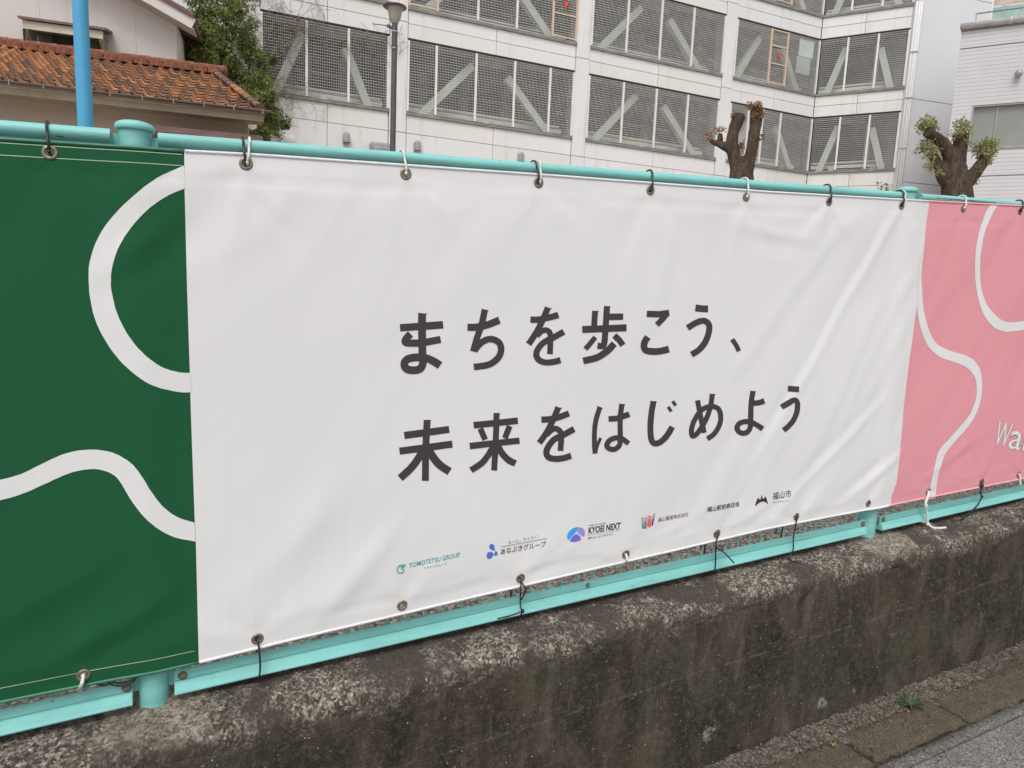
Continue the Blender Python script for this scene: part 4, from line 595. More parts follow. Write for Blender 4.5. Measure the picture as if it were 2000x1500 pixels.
# printed strokes: bands given as left/right edge pairs in half millimetres
def band(mb, D, off, nw=2, maxlen=.012, mi=0):
    S_ = [(D[i] / 2000, D[i + 1] / 2000, D[i + 2] / 2000, D[i + 3] / 2000) for i in range(0, len(D), 4)]
    Q = []
    for a, b in zip(S_, S_[1:]):
        L = max(math.hypot(a[0] - b[0], a[1] - b[1]), math.hypot(a[2] - b[2], a[3] - b[3])); n = max(1, int(L / maxlen + .5))
        for i in range(n): Q.append([a[j] + (b[j] - a[j]) * i / n for j in range(4)])
    Q.append(S_[-1]); vs = []
    for q in Q:
        for k_ in range(nw + 1): t = k_ / nw; vs.append(put(q[0] + (q[2] - q[0]) * t, q[1] + (q[3] - q[1]) * t, off))
    W_ = nw + 1
    mb.add(vs, [(i * W_ + k_, i * W_ + k_ + 1, (i + 1) * W_ + k_ + 1, (i + 1) * W_ + k_) for i in range(len(Q) - 1) for k_ in range(nw)], mi)
for name, st in GLYPHS:
    mb = MB()
    for i, D in enumerate(st): band(mb, D, .0007 + .00004 * i)
    mb.build('character', M['ink'], banner, loc=Vector(mb.v[0]))
for key in ('g', 'p'):
    for D in SWIRL[key]:
        mb = MB(); band(mb, D, .0006, 6); mb.build('curved_line', M['white_cloth'], banner, smooth=True, loc=(0, 0, 0))
def fill(pts, m, name, off=.0008, par=None):
    from mathutils.geometry import tessellate_polygon
    Pp = [(pts[i] / 10000, pts[i + 1] / 10000) for i in range(0, len(pts), 2)]
    if name != 'wedge' and len(Pp) > 5:    # round the outline a little
        n = len(Pp); Pp = [p for i in range(n) for p in ((Pp[i][0] * .75 + Pp[(i + 1) % n][0] * .25, Pp[i][1] * .75 + Pp[(i + 1) % n][1] * .25), (Pp[i][0] * .25 + Pp[(i + 1) % n][0] * .75, Pp[i][1] * .25 + Pp[(i + 1) % n][1] * .75))]
    tr = tessellate_polygon([[Vector((a, b, 0)) for a, b in Pp]]); mb = MB(); mb.add([put(a, b, off) for a, b in Pp], tr); return mb.build(name, m, banner if par is None else par, loc=mb.v[0])
LC = dict(tomo='teal_ink', tomo2='teal_ink', drop1='blue_ink', drop2='blue_ink', drop3='blue_ink', k1='sky_ink', k2='lilac_ink', k3='violet_ink', b1='olive_ink', b2='slate_ink', b3='orange_ink', b4='orange_ink', b5='navy_ink', castle='plum_ink')
for k_, D in LOGO.items():
    fill(D, M[LC.get(k_, 'pale_ink')], 'logo_mark', .0009 if k_[0] == 'c' and k_ != 'castle' else .0007)
def text(s, u0, v0, u1, v1, h, m, bold=0, name='lettering', tw=None, off=.0007, skew=0):
    c = bpy.data.curves.new('t', 'FONT'); c.body = s; c.offset = bold; c.resolution_u = 3; c.fill_mode = 'FRONT'
    o = bpy.data.objects.new('t', c); S.collection.objects.link(o); bpy.context.view_layer.update()
    me = bpy.data.meshes.new_from_object(o.evaluated_get(bpy.context.evaluated_depsgraph_get())); bpy.data.objects.remove(o)
    X = [p.co.x for p in me.vertices]; Yv = [p.co.y for p in me.vertices]; xa, xb, ya, yb = min(X), max(X), min(Yv), max(Yv)
    L = math.hypot(u1 - u0, v1 - v0); cu, su = (u1 - u0) / L, (v1 - v0) / L
    vs = []
    for p in me.vertices:
        x = (p.co.x - xa) / (xb - xa) * L; y = (p.co.y - ya) / (yb - ya) * h; x += y * skew
        vs.append(put(u0 + x * cu - y * su, v0 + x * su + y * cu, off))
    fs = [tuple(f.vertices) for f in me.polygons]; mb = MB(); mb.add(vs, fs); bpy.data.meshes.remove(me)
    return mb.build(name, m, banner, loc=vs[0])
TI = {'TOMOTETSU GROUP': ('teal_ink', .012), 'トモテツグループ': ('teal_ink', .015), 'もっと、わくわく!': ('slate_ink', 0), 'あなぶきグループ': ('grey_ink', .014), 'KYOEI NEXT': ('dark_ink', .028), '株式会社キョーエイ': ('dark_ink', .010), 'small': ('dark_ink', .01), '福山電業株式会社': ('grey_ink', .004), '福山駅前商店会': ('dark_ink', .012), '福山市': ('dark_ink', .003), 'Fukuyama City': ('grey_ink', 0)}
REN = {'株式会社キョーエイ': '㈱キョーエイネクスト', 'small': '不動産の仲介 売買 賃貸'}
for nme, (u0, v0, u1, v1), h in TEXTS:
    u0, v0, u1, v1, h = u0 / 1e4, v0 / 1e4, u1 / 1e4, v1 / 1e4, h / 1e4
    if nme.startswith('line'):
        mb = MB(); hh_ = .0006; mb.add([put(u0, v0 - hh_, .0007), put(u1, v1 - hh_, .0007), put(u1, v1 + hh_, .0007), put(u0, v0 + hh_, .0007)], [(0, 1, 2, 3)]); mb.build('rule', M['grey_ink' if nme == 'line' else 'pale_ink'], banner, loc=mb.v[0])
    elif nme == 'Wan': pass
    else:
        mk, bd = TI[nme]; text(REN.get(nme, nme), u0, v0, u1, v1, h, M[mk], bd)
A_ = R(-11.5)
for (s, u0, v0, wd, h) in (('W', 2.527, -.590, .092, .090), ('an', 2.6165, -.6085, .172, .068)):
    text(s, u0, v0, u0 + wd * math.cos(A_), v0 + wd * math.sin(A_), h, M['rim_ink'], .022, off=.0006)
    text(s, u0 + .0012, v0 + .0012, u0 + (wd - .0024) * math.cos(A_), v0 + .0012 + (wd - .0024) * math.sin(A_), h - .0024, M['white_ink'], .004, off=.0010)

# ================================================================ TIES
def cr(pts, n=6):
    pts = [Vector(p) for p in pts]; Q = [2 * pts[0] - pts[1]] + pts + [2 * pts[-1] - pts[-2]]; out = []
    for i in range(1, len(Q) - 2):
        a, b, c, d = Q[i - 1:i + 3]
        for k_ in range(n): t = k_ / n; out.append(.5 * ((2 * b) + (c - a) * t + (2 * a - 5 * b + 4 * c - d) * t * t + (3 * b - a - 3 * c + d) * t ** 3))
    out.append(pts[-1]); return out
def tie(lab, m, paths, r=.0022, group=None, knots=()):
    mb = MB()
    for p in paths: mb.tube(cr([P(*q) for q in p]), r, 8)
    for (u, y, v, rr) in knots:
        c = P(u, y, v); mb.tube([c + Vector((0, 0, -rr)), c + Vector((0, 0, -rr * .5)), c, c + Vector((0, 0, rr * .5)), c + Vector((0, 0, rr))], rr, 8, rs=[rr * .4, rr * .85, rr, rr * .85, rr * .4])
    o = mb.build('cable_tie' if m is M['black_tie'] else 'string_tie', m, smooth=True, loc=mb.v[0]); tag(o, lab, 'tie', group)
def top_tie(i, dx, m, lab, r=.0022, off=0, back=0):
    g, vg = warp(GT[i], VGT); u = g + off; yf = BY - fold(g, vg) - .003
    tie(lab, m, [[(g + off * .4, 1.396, vg - .001), (g + off * .5, BY + .002, vg - .002), (g + off * .6, yf - .001, vg + .002), (u + dx * .3, yf - .003, vg + .014), (u + dx * .7, 1.3735, .226), (u + dx, 1.3755, .2370), (u + dx * 1.1, 1.383, .2445), (u + dx * 1.2, 1.396, .2460), (u + dx * 1.2, 1.408, .239), (u + dx, 1.415, .225), (u, 1.412, vg), (g, 1.397, vg - .002)]], r, 'ties over the top rail', knots=[(g + off * .5, yf - .0005, vg + .001, r * 1.7)])
B_, Wt = M['black_tie'], M['white_tie']
top_tie(3, -.003, B_, 'black cable tie over the top rail on the green part of the banner', .0021)
top_tie(4, -.002, B_, 'black cable tie beside a white one, first pair on the white banner left end', .0021, -.002)
top_tie(4, .004, Wt, 'white string beside a black cable tie, near the green and white border', .0023, .003)
top_tie(5, -.004, Wt, 'white string alone at the top rail right of the lamp post foot', .0024)
top_tie(6, -.004, B_, 'thin black tie sharing the third white grommet with a white string', .0019, -.002)
top_tie(6, .000, Wt, 'white string sharing the third grommet of the white banner with a black tie', .0024, .003)
top_tie(7, .004, B_, 'black cable tie on the top rail midway along the white banner')
top_tie(8, .004, Wt, 'white string over the top rail below the pollarded brown tree', .0024)
top_tie(9, .004, B_, 'black cable tie over the top rail between the brown tree and the right post')
top_tie(10, .006, B_, 'black cable tie just left of the right post cap')
top_tie(10, .010, Wt, 'short white string close beside the right fence post', .0022, .005)
top_tie(11, .012, Wt, 'white string over the top rail above the pink banner', .0024)
top_tie(12, .014, B_, 'black cable tie at the right edge of the photo on the pink banner', .0024)
top_tie(2, .002, B_, 'black tie on the green banner beyond the left edge', .0021); top_tie(13, .002, Wt, 'white string on the pink banner beyond the right edge', .0023)
def bot_tie(i, pts, m, lab, extra=(), r=.002, under=True, knots=()):
    g, vg = warp(GBo[i], VGB); yf = BY - fold(g, vg)
    p = [(g, 1.392, vg - .001), (g, BY + .001, vg), (g, yf - .004, vg - .003)] + [(u, 1.3645 if v > -.79 else 1.3625, v) for u, v in pts]
    if under: u = pts[-1][0]; p += [(u, 1.3665, -.811), (u, 1.378, -.8160), (u - .002, 1.400, -.8155), (u, 1.411, -.81), (g, 1.410, vg), (g, 1.393, vg - .001)]
    tie(lab, m, [p] + [[(u, y, v) for u, y, v in e] for e in extra], r, 'ties under the bottom rail', knots)
bot_tie(3, [(-.187, -.741)], Wt, 'short white string from the green banner hem to the bottom rail', r=.0033, under=False, extra=[[(-.187, 1.3645, -.741), (-.192, 1.376, -.752), (-.198, 1.392, -.764)]])
bot_tie(4, [(.117, -.745), (.119, -.782), (.117, -.806)], B_, 'straight black cable tie round the bottom rail at the left of the white banner', extra=[[(.093, 1.392, -.757), (.096, 1.386, -.747), (.104, 1.384, -.746), (.105, 1.392, -.752)]])
bot_tie(6, [(.702, -.737), (.703, -.776), (.706, -.795), (.704, -.806)], B_, 'looped black cable tie with a knot and a long tail along the bottom rail', extra=[[(.702, 1.364, -.722), (.712, 1.360, -.735), (.713, 1.360, -.745), (.704, 1.362, -.765)], [(.708, 1.360, -.794), (.681, 1.362, -.799), (.644, 1.364, -.801)], [(.69, 1.392, -.742), (.688, 1.388, -.765)]], knots=[(.708, 1.360, -.794, .005)], r=.0018)
bot_tie(7, [(1.004, -.722)], Wt, 'short white string dropping behind the hem at the middle of the banner', r=.003, under=False, extra=[[(1.004, 1.366, -.722), (1.002, 1.376, -.735), (.992, 1.392, -.752)]])
bot_tie(8, [(1.297, -.738), (1.300, -.770), (1.300, -.806)], B_, 'black cable tie with a free end pointing right on the bottom rail', extra=[[(1.299, 1.361, -.741), (1.322, 1.356, -.757), (1.355, 1.350, -.790)], [(1.268, 1.394, -.73), (1.270, 1.390, -.75)]], knots=[(1.297, 1.362, -.738, .004)])
bot_tie(9, [(1.592, -.761), (1.594, -.793), (1.590, -.808)], B_, 'black cable tie whose end bends onto the wall top left of the right post', extra=[[(1.590, 1.362, -.808), (1.571, 1.358, -.815), (1.577, 1.354, -.824), (1.592, 1.352, -.832), (1.612, 1.345, -.833)], [(1.552, 1.392, -.738), (1.545, 1.388, -.752)]], r=.002)
bot_tie(11, [(2.186, -.747), (2.198, -.775), (2.205, -.806)], Wt, 'thick white string hanging onto the wall below the pink banner', extra=[[(2.205, 1.3625, -.812), (2.214, 1.352, -.826), (2.236, 1.345, -.831), (2.268, 1.338, -.832)]], r=.0042, knots=[(2.190, 1.364, -.752, .006), (2.206, 1.360, -.818, .006)])
bot_tie(12, [(2.484, -.750), (2.492, -.764), (2.485, -.780)], B_, 'black cable tie curling left below the pink banner', extra=[[(2.485, 1.3645, -.780), (2.470, 1.362, -.792), (2.430, 1.358, -.808), (2.366, 1.352, -.824)]], r=.0024, under=False, knots=[(2.492, 1.363, -.764, .005), (2.487, 1.366, -.724, .007)])
bot_tie(13, [(2.719, -.757)], Wt, 'white string stub at the far right end of the bottom rail', r=.0035, under=False)
tie('bundle of thin black cable ties caught behind the green hem at the left post', B_, [[(-.155, 1.384, -.752), (-.135, 1.382, -.768), (-.11, 1.380, -.768), (-.098, 1.383, -.757)], [(-.150, 1.383, -.752), (-.13, 1.381, -.763), (-.105, 1.381, -.762), (-.092, 1.383, -.752)], [(-.17, 1.386, -.757), (-.15, 1.382, -.762), (-.14, 1.383, -.754)]], .0016)
# ================================================================ PARKING BUILDING
DA = Vector((0.9999254, -0.0122170, 0)); NA = Vector((0.0122170, 0.9999254, 0)); KA = 21.35
EB = Vector((0.57643232, -0.8171449, 0)); NB = Vector((0.8171449, 0.57643232, 0))     # wing: along, inward
UPZ = Vector((0, 0, 1)); CORNER = DA * (1.0747 * KA) + NA * KA
def PA(a, h, d=0): return DA * (a * KA) + NA * (KA + d) + UPZ * (h * KA + EYE)
def PB_(b, h, d=0): return CORNER + EB * (b * KA) + NB * d + UPZ * (h * KA + EYE)
bld = empty('parking_building', PA(.5, -.06)); tag(bld, 'white multi storey parking building with grated openings and diagonal steel braces', 'building')
ROWS = [(.2425, .342, .2385), (.3845, .4825, .3805), (.525, .623, .5205), (.6655, .763, .661)]    # opening bottom, top, ledge underside
def slab_box(fr, a0, a1, h0, h1, d0, d1, m, name, par=None):
    mb = MB(); o = fr(a0, h0, d0); mb.box(o, fr(a1, h0, d0) - o, fr(a0, h0, d1) - o, fr(a0, h1, d0) - o); return mb.build(name, m, par or bld, loc=o)
gap = .0004
def spandrel(fr, a0, a1, h0, h1, parts_, dd=0):
    slab_box(fr, a0, a1, h0, h1, .05 + dd, .22 + dd, M['joint'], 'backing')
    ns = len(parts_)
    for i, (p, q) in enumerate(zip([h0] + parts_, parts_ + [h1])):
        n = 2
        for j in range(n):
            x0 = a0 + (a1 - a0) * j / n + gap; x1 = a0 + (a1 - a0) * (j + 1) / n - gap
            slab_box(fr, x0, x1, p + gap, q - gap, dd + random.uniform(-.004, .004), .06 + dd, M['facade'] if random.random() < .6 else M['facade_warm'], 'wall_panel')
def grating(fr, a0, a1, h0, h1, d, par):
    mb = MB(); W_ = (a1 - a0) * KA; H_ = (h1 - h0) * KA; o = fr(a0, h0, d); ax = (fr(a1, h0, d) - o).normalized(); az = UPZ; ay = (fr(a0, h0, d + 1) - o)
    n = max(3, int(W_ / .050)); nh = int(H_ / .077)
    for i in range(n + 1): mb.box(o + ax * (W_ * i / n - .0026) , ax * .0052, ay * .012, az * H_)
    for i in range(nh + 1): mb.box(o + az * (H_ * i / nh - .005) + ay * -.006, ax * W_, ay * .005, az * .010)
    g = mb.build('grating', M['lattice'], par, loc=o); g['kind'] = 'stuff'
def opening(fr, a0, a1, hb, ht, hl, mull, row, peach=(), brace=True, n_guard=3, deep=.45, first=True):
    # ledge, lintel, mullions, gratings, then braces and guard beam inside
    slab_box(fr, a0 - .001, a1 + .001, hl, hb, -.05, .35, M['sill'], 'ledge')
    slab_box(fr, a0, a1, ht - .006, ht - .0005, .10, .30, M['lintel'], 'lintel')
    slab_box(fr, a0, a1, ht - .0012, ht + .0012, -.012, .1, M['dark'], 'head_shade_strip')  # dark strip painted in as the thin shadow along the opening's top
    ms = sorted([a0 + .0012] + mull + [a1 - .0012])
    for i, m_ in enumerate(ms):
        if i == 0 and not first: continue
        pk = any(abs(m_ - q) < .003 for q in peach)
        slab_box(fr, m_ - .0016, m_ + .0016, hb + .0012, ht - .0022, -.035, .035, M['peach'] if pk else M['mullion'], 'mullion')
    for a, b in zip(ms, ms[1:]):
        grating(fr, a + .0018, b - .0018, hb + .0015, ht - .0025, .0, bld)
        if any(abs(a - q) < .003 for q in peach) and any(abs(b - q) < .003 for q in peach):
            for hh in (hb + .003, ht - .005, hb + (ht - hb) * .37, hb + (ht - hb) * .68): slab_box(fr, a + .002, b - .002, hh, hh + .0022, -.03, -.005, M['peach'], 'escape_frame')
            mc = (a + b) / 2; hc = hb + (ht - hb) * .52; mb = MB(); q = fr(mc, hc, -.045)
            e = (fr(mc + .01, hc, -.045) - q).normalized(); mb.add([q + e * -.10 + UPZ * .1, q + e * .10 + UPZ * .1, q + UPZ * -.12, q + e * -.10 + UPZ * .1 + NA * .02, q + e * .10 + UPZ * .1 + NA * .02, q + UPZ * -.12 + NA * .02], [(0, 2, 1), (3, 4, 5), (0, 1, 4, 3), (1, 2, 5, 4), (2, 0, 3, 5)]); mb.build('escape_mark', M['red'], bld, loc=q)
    am = (a0 + a1) / 2; H = ht - hb
    for h_, t_ in ((.30, .0016), (.62, .0012)): slab_box(fr, a0, a1, hb + H * h_, hb + H * h_ + t_, 2.2, 2.3, M['sill'], 'inner_rail')
    for q_ in (.27, .52, .81):
        x_ = a0 + (a1 - a0) * (q_ + random.uniform(-.08, .08)); slab_box(fr, x_ - .006, x_ + .006, hb - .01, ht + .003, 3.2, 3.5, M['sill'], 'inner_post')
    if brace:
        for (x0, z0, x1, z1) in ((a0 + .012, hb - .012, am - .030, ht - .014), (am + .028, ht - .022, a1 - .018, hb - .012)):
            mb = MB(); q0 = fr(x0, z0, deep); q1 = fr(x1, z1, deep); mb.beam(q0, q1, .20, .24, fr(x0, z0, deep + 1) - q0); mb.build('brace', M['brace'], bld, loc=q0)
        slab_box(fr, am - .030, am + .030, ht - .010, ht + .003, deep - .02, deep + .10, M['sill'], 'gusset')
    slab_box(fr, a0, a1, hb + .0105, hb + .0165, .75, .90, M['guard'], 'guard_beam')
    slab_box(fr, a0, a1, hb + .0215, hb + .0245, .95, 1.0, M['guard'], 'guard_rail')
    for i in range(n_guard):
        c = a0 + (a1 - a0) * (i + .5) / n_guard; slab_box(fr, c - .005, c + .005, hb - .01, hb + .0105, .72, .90, M['guard'], 'guard_post')
BAYS = [(.084, .2545, [.142, .198]), (.281, .553, [.324, .386, .449, .510]), (.579, .847, [.646, .712, .778]), (.872, 1.0743, [.949, .993])]
for bi, (a0, a1, mull) in enumerate(BAYS):
    for ri, (hb, ht, hl) in enumerate(ROWS):
        ml = list(mull); pe = ()
        if bi == 1 and ri >= 1: pe = (a0 + .0012, .324, .510, a1 - .0012)
        if bi == 3 and ri >= 1: ml = [.954, .9935]; pe = tuple(ml)
        if bi == 3 and ri == 0: ml = [.915, .949, .993]
        opening(PA, a0, a1, hb, ht, hl, ml, ri, pe)
        nb = ROWS[ri + 1][2] if ri < 3 else .80
        spandrel(PA, a0, a1, ht, nb, [ht + .0205] if ri < 3 else [.785])
    spandrel(PA, a0, a1, -.10, ROWS[0][2], [.0, .07, .14, .2135])
for (a0, a1) in ((.2545, .281), (.553, .579), (.847, .872)):          # piers between the bays
    hs_ = [-.10, .06, .2135, .3635, .504, .6445, .80]
    slab_box(PA, a0 + .001, a1 - .001, -.10, .80, .03, .5, M['joint'], 'pier_core')
    for p, q in zip(hs_, hs_[1:]): slab_box(PA, a0 + .0008, a1 - .0008, p + .0005, q - .0005, -.03, .05, M['facade'], 'pier_panel')
for (a0, a1) in ((-.42, -.25), (-.25, -.08), (-.08, .084)):           # blank wall at the left
    slab_box(PA, a0, a1, -.10, .80, .05, .3, M['joint'], 'backing')
    hs_ = [-.10, .07, .2135, .3635, .504, .6445, .80]
    for p, q in zip(hs_, hs_[1:]): slab_box(PA, a0 + .0006, a1 - .0004, p + .0005, q - .0005, 0, .06, M['facade'], 'wall_panel')
for ri, (hb, ht, hl) in enumerate(ROWS):
    opening(PB_, .0005, .147, hb, ht, hl, [.048, .0975], ri, (), True, 2, .45, False)
    nb = ROWS[ri + 1][2] if ri < 3 else .80
    spandrel(PB_, .0005, .147, ht, nb, [ht + .0205] if ri < 3 else [.785])
    c = .098; mb = MB(); q = PB_(.10, hb - .02, 1.6); mb.beam(q, PB_(.10, ht, 1.6), .45, .45, NB); mb.build('column', M['guard'], bld, loc=q)
spandrel(PB_, .0005, .147, -.10, ROWS[0][2], [.0, .07, .14, .2135])
slab_box(PB_, .147, .158, -.10, .80, .0, .4, M['facade'], 'corner_pier')
# the floors and the dim inside
def floorslab(h0, h1):
    mb = MB(); pts = [PA(-.42, 0, .32), PA(1.0747, 0, .32) + NB * .3, PB_(.158, 0, .32), PB_(.158, 0, 16), PA(1.0747, 0, 18), PA(-.42, 0, 18)]
    z0, z1 = h0 * KA + EYE, h1 * KA + EYE; b = [Vector((p.x, p.y, z0)) for p in pts]; t = [Vector((p.x, p.y, z1)) for p in pts]
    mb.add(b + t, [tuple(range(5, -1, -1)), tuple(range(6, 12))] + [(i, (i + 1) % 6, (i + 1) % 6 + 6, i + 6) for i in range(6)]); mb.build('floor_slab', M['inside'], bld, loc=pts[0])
floorslab(.205, .2380); 
for ri in range(3): floorslab(ROWS[ri][1] + .004, ROWS[ri + 1][2] - .002)
floorslab(.768, .797)
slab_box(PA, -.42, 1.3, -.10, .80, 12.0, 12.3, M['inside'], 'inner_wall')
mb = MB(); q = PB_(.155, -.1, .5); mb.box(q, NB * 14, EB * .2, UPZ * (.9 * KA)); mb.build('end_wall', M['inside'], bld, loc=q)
for a in (.27, .566, .86):
    for dd in (6.0,):
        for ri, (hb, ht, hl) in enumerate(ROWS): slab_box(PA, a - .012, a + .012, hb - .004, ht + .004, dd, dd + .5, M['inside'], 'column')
# boards behind the grating of the second row
slab_box(PA, 1.0265, 1.062, .4475, .4765, .06, .09, M['paper'], 'notice_board'); slab_box(PA, 1.023, 1.058, .4175, .4465, .07, .10, M['paper2'], 'notice_board')
# drain pipes on the corner
for i, b in enumerate((.1520, .1562, .1600)):
    mb = MB(); mb.tube([PB_(b, -.1, -.10), PB_(b, .8, -.10)], .045, 10); mb.build('drain_pipe', M['facade'], bld, smooth=True, loc=PB_(b, 0, -.1))
for h in (.155, .275, .362, .4395, .527, .615):
    mb = MB(); q = PB_(.150, h, -.16); mb.box(q, EB * (.0125 * KA), NB * .16, UPZ * .035); mb.build('pipe_bracket', M['metal_grey'], bld, loc=q)
# vent hoods and a small duct on the bottom band
def hood(px, py, z, w=.20, h=.30):
    c = at(px, py, z); mb = MB(); r = w / 2; n = 10; dpt = .16
    o = [(-r, -h * .5)] + [(-r * math.cos(math.pi * k_ / n), h * .5 - r + r * math.sin(math.pi * k_ / n)) for k_ in range(n + 1)] + [(r, -h * .5)]
    N_ = len(o); vs = []
    for k_, (s_, d_) in enumerate(((1, 0), (.97, -dpt * .75), (.7, -dpt), (.02, -dpt * 1.08))): vs += [c + DA * (x * s_) + UPZ * (y * (s_ * .5 + .5) if y > 0 else y) + NA * d_ for x, y in o]
    fs = [(k_ * N_ + i, k_ * N_ + i + 1, (k_ + 1) * N_ + i + 1, (k_ + 1) * N_ + i) for k_ in range(3) for i in range(N_ - 1)]; fs.append(tuple(range(N_)))
    mb.add(vs, fs); mb.build('vent_hood', M['vent'], bld, smooth=True, loc=c, auto=45)
def zA(px, py, d=0):     # distance at which the ray through a photo point meets the front wall
    r_ = at(px, py, 1) - Vector((0, 0, EYE)); return (KA + d) / r_.dot(NA)
for px, py in ((676, 269), (814, 285), (1016, 307)): hood(px, py, zA(px, py) - .02)
c = at(720, 284, zA(720, 284)); mb = MB(); mb.box(c - UPZ * .30, DA * .62, NA * -.42, UPZ * .36); mb.box(c - UPZ * .34 + DA * .03 - NA * .42, DA * .56, NA * -.06, UPZ * .30); o = mb.build('exhaust_duct', M['metal_grey'], bld, loc=c); bevel(o, .04)
c = at(545, 276, zA(545, 276)); mb = MB(); mb.box(c - UPZ * .1, DA * .42, NA * -.35, UPZ * .24); o = mb.build('exhaust_duct', M['mullion'], bld, loc=c); bevel(o, .05)

# tower at the right -----------------------------------------------------------
TD = RX.cross(Vector((0, 0, 1))); fwd_h = Vector((FW.x, FW.y, 0)).normalized(); rgt_h = Vector((fwd_h.y, -fwd_h.x, 0))
def hd(az): return fwd_h * math.cos(R(az)) + rgt_h * math.sin(R(az))
T0 = CORNER + EB * (.162 * KA) + NB * .05; TDIR = hd(73.4); TIN = Vector((-TDIR.y, TDIR.x, 0)); 
if TIN.dot(fwd_h) < 0: TIN = -TIN
tow = empty('stair_tower', T0); tag(tow, 'tall smooth white metal tower between the parking building and the grey tiled building', 'building')
hs_ = [-1.5, .214 * KA * .95 - .03, .377 * KA * .94, 13.0, 17.6]
def onT(px, py):
    r_ = at(px, py, 1) - Vector((0, 0, EYE)); s = (T0 - Vector((0, 0, 0))).dot(TIN) / r_.dot(TIN); return r_.z * s
hs_ = [-1.5, onT(1780, 356.8), onT(1791, 193.8), onT(1812, -20), 17.6]
for p, q in zip(hs_, hs_[1:]):
    for j in range(3):
        mb = MB(); o = T0 + TDIR * (j * 4.0 + .008) + UPZ * (p + .012 + EYE); mb.box(o, TDIR * 3.984, TIN * .08, UPZ * (q - p - .024)); mb.build('metal_panel', M['tower'], tow, loc=o)
mb = MB(); o = T0 + TIN * .06 + UPZ * (-1.5 + EYE); mb.box(o, TDIR * 12, TIN * 6, UPZ * 19); mb.build('tower_core', M['joint'], tow, loc=o)

# grey tiled building ----------------------------------------------------------
ZC = 21.5; EC = -hd(-60.3); NC = Vector((-EC.y, EC.x, 0))
if NC.dot(fwd_h) < 0: NC = -NC
C0 = at(1878.8, 59.5, ZC); CB = Vector((C0.x, C0.y, 0)); 
dray = Vector((C0.x, C0.y, 0)).normalized(); ang_ = R(-9); DC = Vector((dray.x * math.cos(ang_) - dray.y * math.sin(ang_), dray.x * math.sin(ang_) + dray.y * math.cos(ang_), 0)); DC = DC / DC.dot(NC)
def onC(px, py, d=0):
    r_ = at(px, py, 1) - Vector((0, 0, EYE)); s = (CB + NC * d).dot(NC) / r_.dot(NC); p = r_ * s; return (p - CB).dot(EC), p.z + EYE
def PC(x, z, d=0): return CB + EC * x + NC * d + UPZ * z
gb = empty('grey_building', CB); tag(gb, 'grey tile clad building with a blind window, a railing and coloured glass on its roof', 'building')
xw0, zwt = onC(1899, 205.8); _, zwb = onC(1887.7, 292.7); ztop = C0.z; _, zband = onC(1877.6, 95); _, zlow = onC(1919, 343.3)
LEN = 13.0; xw1 = xw0 + 5.2
def gbox(x0, x1, z0, z1, d0, d1, m, name, par=None, mbx=None):
    mb = mbx or MB(); o = PC(x0, z0, d0); mb.box(o, EC * (x1 - x0), (DC if d1 - d0 > 1 else NC) * (d1 - d0), UPZ * (z1 - z0))
    if mbx is None: return mb.build(name, m, par or gb, loc=o)
gbox(0.02, LEN, -.5, zwb, .03, 8, M['joint'], 'core'); gbox(.02, xw0, zwb, zwt, .03, 8, M['joint'], 'core'); gbox(xw1, LEN, zwb, zwt, .03, 8, M['joint'], 'core'); gbox(.02, LEN, zwt, ztop, .03, 8, M['joint'], 'core')
gbox(xw0, xw1, zwb, zwt, .5, 8, M['joint'], 'core')
mb = MB(); z = -.4; ch_ = .118
edges = sorted([zlow, zband]); z = ztop
while z > .3:
    z1 = z - ch_
    for e in edges:
        if z1 < e < z: z1 = e
    a, b = z1 + .005, z - .0005
    if any(abs(z - e) < .001 for e in edges): b -= .03
    for (x0, x1) in (((0, xw0), (xw1, LEN)) if (a < zwt - .02 and b > zwb + .02) else ((0, LEN),)):
        if b > a: gbox(x0, x1, a, b, 0, .04, M['siding'], 'x', mbx=mb); 
    z = z1
o = mb.build('siding_course', M['siding'], gb, loc=CB); o['kind'] = 'stuff'
fr_ = MB()
for (x0, x1, z0, z1) in ((xw0, xw0 + .06, zwb, zwt), (xw1 - .06, xw1, zwb, zwt), (xw0 + .06, xw1 - .06, zwb, zwb + .06), (xw0 + .06, xw1 - .06, zwt - .06, zwt)): gbox(x0, x1, z0, z1, .02, .16, None, '', mbx=fr_)
win = fr_.build('window', M['metal_grey'], gb, loc=PC(xw0, zwb)); 
xm, _ = onC(1944, 250)
xs_ = [xw0 + .06, xm, xm + 1.75, xm + 3.4, xw1 - .06]
for a, b in zip(xs_, xs_[1:]):
    o = gbox(a + .002, b - .002, zwb + .06, zwt - .06, .13, .15, M['pane'], 'pane', win); gbox(b - .02, b + .015, zwb + .06, zwt - .06, .10, .128, M['metal_grey'], 'sash', win)
mb = MB(); mb.tube([PC(-.06, ztop + .10, -.06), PC(LEN, ztop + .10, -.06)], .095, 12); 
mb.build('coping_pipe', M['vent_pale'], gb, smooth=True, loc=C0)
for i in range(6):
    mb = MB(); x = 1.2 + i * 1.9; mb.tube([PC(x, ztop + .10, -.06), PC(x + .08, ztop + .10, -.06)], .11, 12); mb.build('pipe_collar', M['vent_pale'], gb, smooth=True, loc=PC(x, ztop))
gbox(-.02, LEN, ztop - .05, ztop + .02, -.02, 8, M['sill'], 'coping_shade_strip'); gbox(-.05, LEN, ztop + .02, ztop + .05, -.12, 8.0, M['metal_grey'], 'roof_slab')  # first box: grey strip standing in for the shadow line under the coping
x0, z0 = onC(1906, 27, 1.2); x1, z1 = onC(2000, 11, 1.2)
